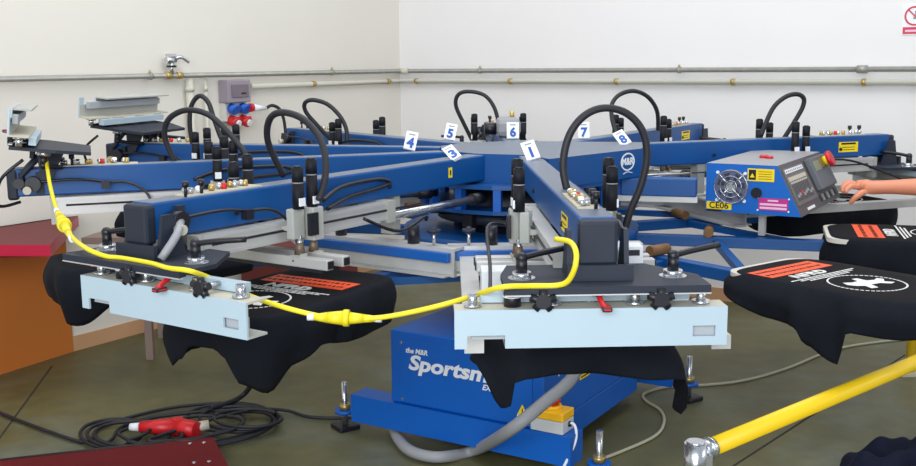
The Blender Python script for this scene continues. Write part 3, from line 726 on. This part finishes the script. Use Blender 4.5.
b.cyl(MP @ V((q[0], q[1], .03)), MP @ V((q[0], q[1], .05)), .022, YEL, n=16); b.cyl(MP @ V((q[0], q[1], .05)), MP @ V((q[0], q[1], .068)), .036, RED, n=20); b.build('emergency_button', con)

# ------------------------------------------------------------------ T-shirts
def shirt(k, drops, label, design=True, r0=PR0, r1=PR1, bulge=.03, seed=1, flares=None, rot=0, dx=.1, dy=0):
    rnd = random.Random(seed); b = MB()
    hw = PH + .014; r = .08; N = 120
    x0, x1 = r0 - (0 if design else .01), r1 + .014
    xc = (x0 + x1) / 2; per = []
    for i in range(N):
        a = 2 * math.pi * i / N
        # superellipse-like rounded rectangle
        ca, sa = math.cos(a), math.sin(a); n = 5.5
        rad = (abs(ca / ((x1 - x0) / 2)) ** n + abs(sa / hw) ** n) ** (-1 / n)
        per.append((V((xc + rad * ca, rad * sa, 0)), a))
    def drop(a, drops=drops):
        d = math.degrees(a) % 360; ks = sorted(drops)
        for i, kk in enumerate(ks):
            nx = ks[(i + 1) % len(ks)]; span = (nx - kk) % 360 or 360; off = (d - kk) % 360
            if off <= span:
                t = off / span; t = t * t * (3 - 2 * t); return drops[kk] * (1 - t) + drops[nx] * t
        return .1
    ZS = PZ + .002
    rings = []
    for f in (.0, .35, .7, .93):
        rings.append([b.bm.verts.new((xc + (p.x - xc) * f, p.y * f, ZS + .002)) for p, a in per] if f else None)
    J = 11; ph = [rnd.uniform(0, 6.28) for _ in range(4)]
    rings.append([b.bm.verts.new((p.x, p.y, ZS - .003)) for p, a in per])
    for j in range(1, J + 1):
        t = j / J; row = []
        for p, a in per:
            D = drop(a); o = V((p.x - xc, p.y * 1.6, 0)).normalized()
            fl = drop(a, flares) if flares else 0
            w = (math.sin(a * 9 + ph[0] + 1.5 * t) * .5 + math.sin(a * 17 + ph[1]) * .3 + math.sin(a * 5 + ph[2] - 2 * t) * .5)
            out = bulge * math.sin(min(1, t * 1.5) * math.pi * .6) + w * .022 * t * (.4 + D * 5) - .05 * t * t * (D / .2) + fl * t
            row.append(b.bm.verts.new((p.x + o.x * out, p.y + o.y * out, ZS - .004 - D * t + .006 * w * t)))
        rings.append(row)
    cen = b.bm.verts.new((xc, 0, ZS + .002))
    for i in range(N): b.face([cen, rings[1][i], rings[1][(i + 1) % N]], CLOTH2, True)
    for q in range(1, len(rings) - 1):
        for i in range(N):
            j = (i + 1) % N; b.face([rings[q][i], rings[q][j], rings[q + 1][j], rings[q + 1][i]], CLOTH2 if q < 3 else CLOTH, True)
    if design:
        z = ZS + .003; Y = .165
        def bar(xa, xb, ya, yb, M, dz=0): b.box(xa, xb, ya + dy, yb + dy, z + dz, z + dz + .0006, M)
        bx = x0 + dx; Yc = dy
        bar(bx, bx + .1, -Y, Y, ORANGE)
        for row in (0, 1):
            y = -Y + .012
            while y < Y - .02:
                w = rnd.uniform(.005, .014); bar(bx + .022 + row * .04, bx + .036 + row * .04, y, y + w, CLOTH2, .0007)
                y += w + rnd.uniform(.007, .012)
        if design == 'orange':
            full = False; bar(x0 + .04, x0 + .14, -Y, Y, ORANGE)
        else: full = True
        if full:
            Mt = frame((bx + .135, dy - .02, z), (0, 1, 0), (-1, 0, 0))
            b.text('NFRD', Mt, .06, INK, bold=.002, xs=1.1, shear=.1)
            for i in range(3):
                y = -Y + .03 * i
                while y < Y - .03 * i:
                    w = rnd.uniform(.006, .02); bar(bx + .168 + i * .014, bx + .175 + i * .014, y, y + w, INK); y += w + .004
            cx, rr = bx + .33, .12
            for i in range(48):
                a0, a1 = 2 * math.pi * i / 48, 2 * math.pi * (i + .72) / 48
                b.prism([(cx + q * math.cos(a), dy + q * math.sin(a), z) for q, a in ((rr * .95, a0), (rr, a0), (rr, a1), (rr * .95, a1))], (0, 0, .0006), INK)
            # galloping horse with rider
            H = [(u_ * 1.05, v_ * 1.05) for u_, v_ in [(-.07, .02), (-.055, .045), (-.03, .03), (0, .03), (.015, .06), (.035, .055), (.03, .02), (.055, .01), (.085, .02), (.09, -.0), (.06, -.02), (.075, -.045), (.05, -.05), (.03, -.025), (-.01, -.02), (-.03, -.055), (-.055, -.05), (-.04, -.02), (-.06, -.005)]]
            b.prism([(cx - v_, dy + u_, z) for u_, v_ in H], (0, 0, .0006), INK)
    else: pass
    o = b.build('t_shirt', label=label, cat='t-shirt', group='black t-shirts on the pallets')
    o.location = HUB; o.rotation_euler = (0, 0, arot(k) + rot)
    sm = o.modifiers.new('thick', 'SOLIDIFY'); sm.thickness = .0012; sm.offset = -1
    return o
ROT = {2: R(4), 3: R(8), 10: R(-1)}
for o in press.children:
    if o.name.startswith('pallet_arm'):
        kk = min(range(1, 11), key=lambda q: abs(((o.rotation_euler.z - arot(q) + math.pi) % (2 * math.pi)) - math.pi))
        if kk in ROT: o.rotation_euler.z += ROT[kk]
shirt(1, {0: .10, 32: .12, 42: .24, 62: .22, 90: .16, 140: .10, 180: .05, 230: .08, 318: .09, 326: .19, 332: .18, 337: .09}, 'black t-shirt on the nearest pallet hanging under the white clamp beam', seed=3, flares={0: 0, 25: .04, 45: .12, 90: .06, 180: 0, 290: .03, 318: .09, 336: .10, 350: .02})
shirt(2, {0: .10, 8: .12, 16: .20, 30: .225, 44: .15, 60: .12, 110: .15, 160: .12, 180: .08, 250: .1, 320: .15, 330: .19, 342: .15, 350: .1}, 'black t-shirt with orange block print beside the yellow cable connector', seed=5, rot=ROT[2], dx=.18, r0=1.275)
shirt(3, {0: .14, 30: .2, 60: .10, 90: .08, 180: .06, 270: .12, 330: .14}, 'black t-shirt at far left beside the orange and red table', seed=7, rot=ROT[3], dx=.47, design='orange')
shirt(4, {0: .12, 90: .12, 180: .06, 270: .1}, 'black t-shirt on the back left pallet behind the long arms', seed=8, dx=.05)
shirt(5, {0: .12, 90: .1, 180: .05, 270: .1}, 'black t-shirt on the far pallet behind the hub and left arms', seed=15, dx=.05)
shirt(8, {0: .18, 60: .1, 180: .14, 250: .12, 300: .18}, 'black t-shirt hanging right below the blue control console', seed=9, r0=1.3)
shirt(9, {0: .2, 90: .1, 150: .14, 180: .2, 230: .22, 300: .25}, 'black printed t-shirt at right edge behind the nearer printed one', seed=11, r0=1.30)
shirt(10, {0: .11, 90: .1, 150: .08, 180: .05, 215: .08, 240: .11, 268: .12, 275: .17, 297: .215, 304: .10, 330: .10}, 'black t-shirt with orange block and white emblem on right front pallet', seed=13, r0=1.305, rot=ROT[10], dx=.08, dy=-.03, flares={0: 0, 180: 0, 200: .03, 240: .04, 300: .04})

# ------------------------------------------------------------------ cables
def cable(name, pts, r, M, label, cat='cable', group=None):
    P = [V(p) for p in pts]; o0 = P[0].copy()
    b = MB(); b.tube([p - o0 for p in P], r, M); o = b.build(name, label=label, cat=cat, group=group); o.location = o0; return o
yc = [Py(46, 158, 3.75), Py(50, 185, 3.6), Py(57, 210, 3.4), Py(68, 232, 3.1), Py(84, 247, 2.86), Py(105, 256, 2.80), Pz(122, 258, 1.078), Pz(150, 263, 1.078),
      Pz(168, 268, 1.078), Pz(190, 271, 1.078), Py(215, 280, 2.68), Py(250, 296, 2.62), Py(290, 309, 2.58), Py(325, 317, 2.56), Py(350, 319, 2.55), Py(385, 317, 2.54), Py(430, 308, 2.52), Py(470, 297, 2.49), Pz(500, 287.5, 1.079), Pz(530, 286, 1.078), Pz(556, 285.5, 1.078), Py(568, 281, 2.36), Py(575, 267, 2.34), Py(576, 252, 2.35), Py(570, 242, 2.40), Py(556, 239, 2.46)]
t = empty('yellow_cable', yc[13], 'yellow cable sagging between the two front arms with moulded connectors', 'cable')
b = MB(); b.tube([p - yc[13] for p in yc], .0068, YCAB, n=10); b.build('cable_run', t)
def connector(p, q):
    d = (q - p)
    b = MB(); b.cyl(p - d * .35 - yc[13], p - yc[13], .008, YCAB, r2=.014); b.cyl(p - yc[13], p + d * .45 - yc[13], .014, YCAB, r2=.019); b.cyl(p + d * .45 - yc[13], p + d * .6 - yc[13], .022, YCAB); b.cyl(p + d * .6 - yc[13], q - yc[13], .016, YCAB, r2=.011); b.cyl(q - yc[13], q + d * .3 - yc[13], .011, YCAB, r2=.008)
    b.cyl(q + d * .3 - yc[13], q + d * .48 - yc[13], .009, STICK); b.cyl(p - d * .53 - yc[13], p - d * .35 - yc[13], .009, STICK); b.build('connector', t)
connector(Py(327, 317.5, 2.555), Py(364, 318.5, 2.55)); connector(Py(60, 217, 3.3), Py(68, 232, 3.1))
# ties
for q in (7.5, ):
    pass
# grey conduit hose in front of the base
cable('conduit_hose', [Py(585, 345, 3.72), Py(572, 378, 3.68), Py(545, 402, 3.62), Py(510, 430, 3.6), Pz(475, 450, .03), Pz(440, 457, .03), Pz(413, 452, .03), Pz(399, 440, .03), Pz(393, 424, .04), Py(395, 408, 4.45)], .024, GREY, 'thick grey conduit hose curving on the floor before the blue base', 'hose')
# floor cables
coil = []
cx0 = Pz(200, 430)
rnd = random.Random(2)
t = empty('extension_cord', Pz(190, 425), 'black coiled extension cord on the floor with a red plug', 'cable')
o0 = t.location.copy()
def P0(x, y, z=.012): return Pz(x, y, z) - o0
pts = [P0(-20, 404), P0(10, 417), P0(50, 432), P0(82, 442)]
for i in range(5):
    c = (182 + 12 * (i % 3), 427 + 1.5 * (i % 3)); rx = 88 - 9 * i + rnd.uniform(-4, 4); ry = 21 - 2.4 * i
    for j in range(12):
        a = math.pi + 2 * math.pi * j / 12
        pts.append(P0(c[0] + rx * math.cos(a) + rnd.uniform(-3, 3), c[1] + ry * math.sin(a) - (rx * math.cos(a)) * .13 + rnd.uniform(-1, 1), .012 + .009 * i))
pts += [P0(240, 412, .05), P0(283, 410, .02), P0(310, 417), P0(350, 418), P0(372, 416)]
b = MB(); b.tube(pts, .008, RUB, n=8, sub=5); b.build('cord', t)
pts = []
for i in range(3):
    for j in range(10):
        a = 2 * math.pi * j / 10; pts.append(P0(118 + 10 * i + (38 + 3 * i) * math.cos(a), 434 + (15 - i) * math.sin(a), .02 + .012 * i))
b = MB(); b.tube(pts, .008, RUB, n=8, sub=4); b.build('cord', t)
pts = []
for i in range(3):
    for j in range(10):
        a = 2 * math.pi * j / 10; pts.append(P0(232 + 8 * i + (46 - 6 * i) * math.cos(a), 418 + (14 - 2.5 * i) * math.sin(a), .03 + .012 * i))
b = MB(); b.tube(pts, .008, RUB, n=8, sub=4); b.build('cord', t)
b = MB(); q = P0(140, 427, .05); w = P0(178, 427, .05); e = P0(197, 430, .05); b.cyl(P0(130, 427, .05), q, .016, STICK, r2=.02); b.cyl(q, w, .024, RED, r2=.042); b.cyl(w, e, .042, RED, r2=.036); b.box(-.02, .02, -.02, .02, -.01, .04, RED, mtx=Matrix.Translation(w)); b.build('plug', t)
b = MB(); b.cyl(e + V((-.03, .03, .0)), e + V((.04, .05, .005)), .022, CREAM); b.build('plug_collar', t)
cable('hanging_cable', [Py(240, 345, 4.6), Py(252, 362, 4.62), Py(252, 382, 4.66), Pz(243, 395, .05), Pz(228, 403, .05), Pz(210, 408, .06)], .013, RUB, 'thick black cable dropping behind the left shirt to the coil')
cable('thin_cable', [Pz(590, 463, .008), Pz(620, 452, .008), Pz(655, 436, .008), Pz(664, 422, .008), Pz(660, 410, .008), Pz(645, 400, .008), Pz(645, 393, .008), Pz(665, 387, .008), Pz(690, 385, .008)], .007, mat('beige_cable', (176, 172, 150), .5), 'thin beige cable looping on the floor right of the base')
cable('thin_cable', [Pz(690, 386, .008), Pz(740, 381, .008), Pz(785, 369, .008), Pz(830, 351, .008), Pz(870, 343, .008), Pz(940, 336, .008)], .007, MATS['beige_cable'], 'thin pale cable running right under the black t-shirt')

# ------------------------------------------------------------------ table, bench, platform at left
TRED = mat('red_laminate_top', (112, 40, 42), .55, noise=.15, scale=3, spec=.3); TEDGE = mat('red_edge', (190, 22, 62), .35)
ORW = mat('orange_panel', (204, 118, 48), .55, noise=.12, scale=3)
fr = Pz(50, 245, .77); br = Pz(72, 213, .77)
br = fr + (br - fr) * .93
fl = fr + V((-1.3, .07, 0)); bl = br + V((-1.3, -.55, 0))
# keep back edge clear of the wall
def clear(p, off):
    d = (p - CORN).dot(NL); return p + NL * max(0, off - d)
br = clear(br, .03); bl = clear(bl, .03)
cc = (fr + br) / 2; cc.z = 0
t = empty('work_table', cc, 'red topped work table with orange side panel at left edge', 'table')
b = MB(); pts = [fr, br, bl, fl]
A = [b.bm.verts.new(V((p.x, p.y, .715)) - cc) for p in pts]; B = [b.bm.verts.new(V((p.x, p.y, .77)) - cc) for p in pts]
b.face(A[::-1], TEDGE); b.face(B, TRED)
for i in range(4): b.face([A[i], A[(i + 1) % 4], B[(i + 1) % 4], B[i]], TEDGE)
b.build('table_top', t)
q1 = Pz(69, 350.5, 0); q0 = Pz(0, 373, 0); ud = (q0 - q1).normalized(); q2 = q1 + ud * 1.5; nn = V((-ud.y, ud.x, 0)); nn = nn if nn.dot(NL) > 0 else -nn
q1 = clear(q1, .015); q2 = clear(q2, .08)
b = MB(); b.prism([q1 - cc, q2 - cc, q2 - nn * .02 - cc, q1 - nn * .02 - cc], (0, 0, .714), ORW); b.build('side_panel', t)
b = MB(); p = fl - cc; p.z = 0; b.box(p.x + .02, p.x + .07, p.y + .03, p.y + .08, 0, .714, ORW); b.build('leg', t)
# brown bench behind the press arm
BRN = mat('brown_bench', (142, 122, 112), .5, noise=.2, scale=4)
c1, c2, c3, c4 = Pz(62, 237, .72), Pz(150, 237, .72), clear(Pz(150, 209, .72), .03), clear(Pz(76, 214, .72), .03)
cc = (c1 + c2 + c3 + c4) / 4; cc.z = 0
t = empty('bench', cc, 'grey brown bench top between the red table and front left arm', 'bench')
b = MB(); 
c1 = c1 + V((.1, 0, 0)); c4 = c4 + V((.12, 0, 0))
b.prism([V((p.x, p.y, .68)) - cc for p in (c1, c2, c3, c4)], (0, 0, .035), BRN); b.build('bench_top', t)
for f in (.25, .75):
    p = c2.lerp(c3, f) * .8 + c1.lerp(c4, f) * .2 - cc
    b = MB(); b.box(p.x - .02, p.x + .02, p.y - .02, p.y + .02, 0, .68, BRN); b.build('leg', t)
# crate by the wall
CRT = mat('dark_red_crate', (118, 50, 46), .6, noise=.2, scale=6)
w0 = wallpoint('l', sof(232, 'l'), 0, .04); w1 = wallpoint('l', sof(318, 'l'), 0, .04)
t = empty('crate', (w0 + w1) / 2 + NL * .17, 'dark red crate against the left wall behind the printed t-shirts', 'crate', rz=math.atan2(UL.y, UL.x))
hl = (w1 - w0).length / 2
b = MB(); b.box(-hl, hl, -.16, .16, 0, .37, CRT, bev=.006); b.build('crate_body', t)
b = MB(); b.box(-hl - .01, hl + .01, -.168, .168, .371, .40, CRT, bev=.004); b.build('lid', t)
for q in (-.5, .5):
    b = MB(); b.box(q * hl - .06, q * hl + .06, -.175 * (1 if V((-UL.y, UL.x, 0)).dot(NL) < 0 else -1) - .006, -.175 * (1 if V((-UL.y, UL.x, 0)).dot(NL) < 0 else -1) + .012, .24, .27, BLACK); b.build('handle', t)
# red platform
a, bq = Pz(0, 461, .05), Pz(213, 437, .05); d = (bq - a).normalized(); n = V((d.y, -d.x, 0))
cc = (a + bq) / 2; cc.z = 0
t = empty('red_platform', cc, 'red painted metal plate on the floor at bottom left', 'platform')
RPL = mat('red_painted_plate', (112, 20, 26), .7, noise=.2, scale=5, spec=.25)
a2 = a - d * .8; b = MB(); b.prism([V((p.x, p.y, 0)) - cc for p in (a2, bq, bq + n * .6 + d * .06, a2 + n * .6)], (0, 0, .05), RPL, side=BLACK); b.build('plate', t)
b = MB(); b.prism([V((p.x, p.y, 0)) - cc for p in (a2, bq - d * .03, bq - d * .03 - n * .02, a2 - n * .02)], (0, 0, .052), BLACK); b.build('rubber_edge', t)
for x, y in ((190, 444), (204, 443), (209, 462), (194, 463)):
    p = Pz(x, y, .05) - cc; b = MB(); b.cyl(p, p + V((0, 0, .004)), .008, CHROME, n=8); b.build('screw', t)

# ------------------------------------------------------------------ yellow guard rail, cloth
YR = mat('yellow_rail_paint', (244, 204, 24), .4, noise=.06, scale=10)
g0 = Py(700, 452, 2.6); g1 = Py(908, 366, 3.36); g1.z = g0.z; gd = (g1 - g0).normalized()
t = empty('guard_rail', V((g1.x, g1.y, 0)), 'yellow tubular guard rail with chrome elbow at lower right', 'railing'); o0 = t.location.copy()
g2 = g1 + gd * 1.2
b = MB(); b.cyl(g0 - o0 + gd * .05, g2 - o0, .0245, YR, n=20); b.build('rail', t)
b = MB(); b.cyl(g2 + V((0, 0, -g2.z)) - o0, g2 - o0, .022, YR, n=16); b.build('post', t)
e0 = g0 - o0
b = MB(); b.cyl(e0 + gd * .005, e0 + gd * .05, .027, CHROME, n=16); b.cyl(e0 + gd * .035, e0 + gd * .045, .031, CHROME, n=16); b.cyl(e0 - gd * .02 + V((0, 0, .03)), e0 - gd * .02 - V((0, 0, .08)), .030, CHROME, n=18); b.cyl(e0 + V((0, 0, .03)) - gd * .02, e0 + V((0, 0, .036)) - gd * .02, .024, CHROME, n=18)
b.box(-.012, .012, -.012, .012, -.03, .0, CHROME, mtx=Matrix.Translation(e0 + gd * .02 + V((.0, -.03, .0)))); b.build('elbow_joint', t)
b = MB(); b.cyl(V((e0.x, e0.y, 0)) - gd * .02, e0 - gd * .02 - V((0, 0, .08)), .024, YR, n=16); b.build('post', t)
gp = Pz(910, 373, 0)
t = empty('guard_post', gp, 'upright yellow post standing on the floor behind the right front t-shirt', 'post')
b = MB(); b.cyl((0, 0, .012), (0, 0, .74), .024, YR, n=16); b.build('post_tube', t)
b = MB(); b.box(-.07, .07, -.07, .07, 0, .012, CREAM); b.build('base_plate', t)
# crumpled dark cloth
NAVY = mat('navy_cloth', (20, 24, 44), .9, noise=.3, scale=30, bump=.2, spec=.2)
c0 = Pz(905, 478, 0); b = MB(); n = 40; rnd = random.Random(6); g = {}
for i in range(n + 1):
    for j in range(n + 1):
        u, v = i / n * 2 - 1, j / n * 2 - 1; rr = math.sqrt(u * u + v * v)
        hgt = max(0, 1 - rr ** 2) ** .5 * .10 * (1 + .35 * math.sin(5 * u + 3 * v) + .3 * math.sin(9 * v - 4 * u) + .2 * math.sin(14 * u)) + .004
        k_ = min(1, 1 / max(rr, 1e-6)) if rr > 1 else 1
        g[i, j] = b.bm.verts.new((u * k_ * .30 + .01 * math.sin(7 * v), v * k_ * .24 + .012 * math.sin(6 * u), hgt))
for i in range(n):
    for j in range(n): b.face([g[i, j], g[i + 1, j], g[i + 1, j + 1], g[i, j + 1]], NAVY, True)
o = b.build('dark_cloth', label='crumpled navy cloth lying on the floor at lower right corner', cat='cloth'); o.location = (c0.x + .06, c0.y, 0)

# ------------------------------------------------------------------ operator
def skin_obj(name, verts, edges, parent, M, lv=2):
    me = bpy.data.meshes.new(name); me.from_pydata([v[0] for v in verts], edges, []); me.update()
    o = link(name, me, parent); me.materials.append(M)
    sk = o.modifiers.new('skin', 'SKIN'); sk.use_smooth_shade = True
    for i, v in enumerate(verts):
        r = v[1]; r = r if isinstance(r, tuple) else (r, r); me.skin_vertices[0].data[i].radius = r; me.skin_vertices[0].data[i].use_root = (i == 0)
    ss = o.modifiers.new('sub', 'SUBSURF'); ss.levels = lv; ss.render_levels = lv
    return o
wr = Py(873, 187, 4.42); pm = Py(858, 183, 4.48)
px_, py_ = 2.50, 4.42
op = empty('person', (px_, py_, 0), 'person in dark t-shirt reaching a bare arm to the control console', 'person'); O = op.location.copy()
el = Py(960, 187, 4.22); shd = V((px_ - .06, py_ - .17, 1.38)); shl = V((px_ - .02, py_ + .19, 1.38))
def W(p): return V(p) - O
verts = [(V((0, 0, .92)), (.15, .12)), (V((0, 0, 1.1)), (.13, .11)), (V((-.01, 0, 1.28)), (.15, .12)), (V((-.02, 0, 1.40)), (.08, .07)), (V((-.03, 0, 1.48)), (.05, .05)),
         (V((-.045, 0, 1.56)), (.085, .075)), (V((-.04, 0, 1.64)), (.115, .10)), (V((-.03, 0, 1.73)), (.095, .085)),
         (W(shd), .055), (W(shd.lerp(el, .5)), .043), (W(el), .040), (W(el.lerp(wr, .35)), .042), (W(el.lerp(wr, .75)), .033), (W(wr), (.030, .026)), (W(pm), (.042, .030)),
         (W(shl), .055), (V((.0, .25, 1.12)), .042), (V((-.08, .26, .92)), .03), (V((-.12, .26, .84)), (.03, .018)),
         (V((0, -.1, .86)), .095), (V((-.01, -.11, .48)), .06), (V((.02, -.12, .10)), .042), (V((-.12, -.13, .045)), (.035, .045)),
         (V((0, .1, .86)), .095), (V((-.01, .11, .48)), .06), (V((.02, .12, .10)), .042), (V((-.12, .13, .045)), (.035, .045))]
edges = [(0, 1), (1, 2), (2, 3), (3, 4), (4, 5), (5, 6), (6, 7), (3, 8), (8, 9), (9, 10), (10, 11), (11, 12), (12, 13), (13, 14), (3, 15), (15, 16), (16, 17), (17, 18), (0, 19), (19, 20), (20, 21), (21, 22), (0, 23), (23, 24), (24, 25), (25, 26)]
# fingers of the working hand: root in the palm, knuckle, middle joint, tip
D = 4.47
fing = [[(857, 185, 4.50), (849, 183, 4.525), (844, 187, 4.525), (844, 192, 4.51)],
        [(857, 184, 4.48), (848, 182, 4.49), (842.5, 186, 4.485), (842.5, 192, 4.47)],
        [(857, 185, 4.46), (848, 184, 4.455), (843, 188, 4.45), (843.5, 193, 4.44)],
        [(858, 187, 4.44), (851, 186, 4.43), (846, 190, 4.42), (846.5, 194, 4.415)],
        [(865, 191, 4.42), (857, 196, 4.41), (852.5, 200, 4.42), (850, 204, 4.43)]]
for fi, f in enumerate(fing):
    i0 = len(verts); rr = (.014, .0135, .0115, .0095) if fi < 4 else (.016, .014, .012, .010)
    for (x, y, Y), r in zip(f, rr): verts.append((W(Py(x, y, Y)), r))
    edges += [(i0, i0 + 1), (i0 + 1, i0 + 2), (i0 + 2, i0 + 3), (14 if fi < 4 else 13, i0)]
skin_obj('body', verts, edges, op, SKIN)
NAV2 = mat('dark_shirt', (30, 34, 50), .9)
def loft(b, rings, M, n=24):
    L_ = [[b.bm.verts.new((c[0] + rx * math.cos(2 * math.pi * i / n), c[1] + ry * math.sin(2 * math.pi * i / n), c[2])) for i in range(n)] for c, rx, ry in rings]
    for p, q in zip(L_, L_[1:]):
        for i in range(n): b.face([p[i], p[(i + 1) % n], q[(i + 1) % n], q[i]], M, True)
b = MB(); loft(b, [((0, 0, .84), .15, .19), ((0, 0, 1.0), .145, .18), ((0, 0, 1.2), .15, .20), ((-.01, 0, 1.34), .14, .215), ((-.015, 0, 1.41), .11, .17), ((-.02, 0, 1.45), .07, .09)], NAV2)
b.tube([W(shd) + V((0, .05, 0)), W(shd), W(shd.lerp(el, .25)), W(shd.lerp(el, .45))], .07, NAV2, n=16, radii=[.08] * 6 + [.075] * 6 + [.068] * 8)
b.tube([W(shl) + V((0, -.05, 0)), W(shl), V((0, .23, 1.27)), V((0, .245, 1.18))], .07, NAV2, n=16, radii=[.08] * 6 + [.075] * 6 + [.068] * 8)
b.build('t_shirt', op)
b = MB(); J_ = mat('jeans', (44, 58, 88), .8)
loft(b, [((0, 0, .95), .135, .17), ((0, 0, .85), .15, .185), ((0, 0, .78), .13, .18)], J_)
for q in (-1, 1): loft(b, [((0, q * .09, .84), .12, .098), ((0, q * .10, .7), .11, .095), ((-.01, q * .11, .48), .085, .08), ((.01, q * .12, .25), .078, .072), ((.0, q * .12, .06), .085, .075)], J_)
b.build('trousers', op)
for s in (-1, 1):
    b = MB(); b.ball((-.08, s * .125, .045), .05, BLACK, sc=(2.4, 1, .9)); b.build('shoe', op)
b = MB(); b.ball((-.012, 0, 1.70), .108, mat('dark_hair', (40, 28, 22), .7), sc=(1.0, .95, .95), n=20); b.build('hair', op)
for s in (-1, 1):
    b = MB(); b.ball((-.118, s * .032, 1.645), .012, STICK); b.ball((-.127, s * .032, 1.645), .006, BLACK); b.build('eye', op)
b = MB(); b.ball((-.13, 0, 1.615), .016, SKIN, sc=(1.1, .8, 1.5)); b.build('nose', op)

# ------------------------------------------------------------------ light
wd = bpy.data.worlds.new('world'); bpy.context.scene.world = wd; wd.use_nodes = True
wd.node_tree.nodes['Background'].inputs['Color'].default_value = (.80, .88, 1, 1); wd.node_tree.nodes['Background'].inputs['Strength'].default_value = .52
def area(name, loc, target, size, sy, power, col):
    l = bpy.data.lights.new(name, 'AREA'); l.shape = 'RECTANGLE'; l.size = size; l.size_y = sy; l.energy = power; l.color = col
    o = bpy.data.objects.new(name, l); C.objects.link(o); o.location = loc
    o.rotation_euler = (V(target) - V(loc)).to_track_quat('-Z', 'Y').to_euler(); return o
area('window_light_front', (-1.0, -2.5, 3.2), (.3, 5, 1.0), 5, 1.8, 240, (.93, .97, 1))
area('low_front_fill', (-.6, -2.6, 1.1), (-.2, 5, .3), 3.5, 2.0, 95, (.95, .97, 1))  # added low frontal fill that brightens the base front, no doorway known
area('skylight', (.2, 4.2, 4.4), (.2, 4.6, 0), 5, 3, 125, (1, .98, .95))
area('window_light_right', (6.5, 1.5, 3.0), (.5, 5.5, 1.0), 3, 1.8, 45, (.95, .97, 1))
sc = bpy.context.scene
sc.view_settings.view_transform = 'Standard'; sc.view_settings.look = 'None'; sc.view_settings.exposure = .08; sc.view_settings.gamma = 1
sc.view_settings.use_curve_mapping = False
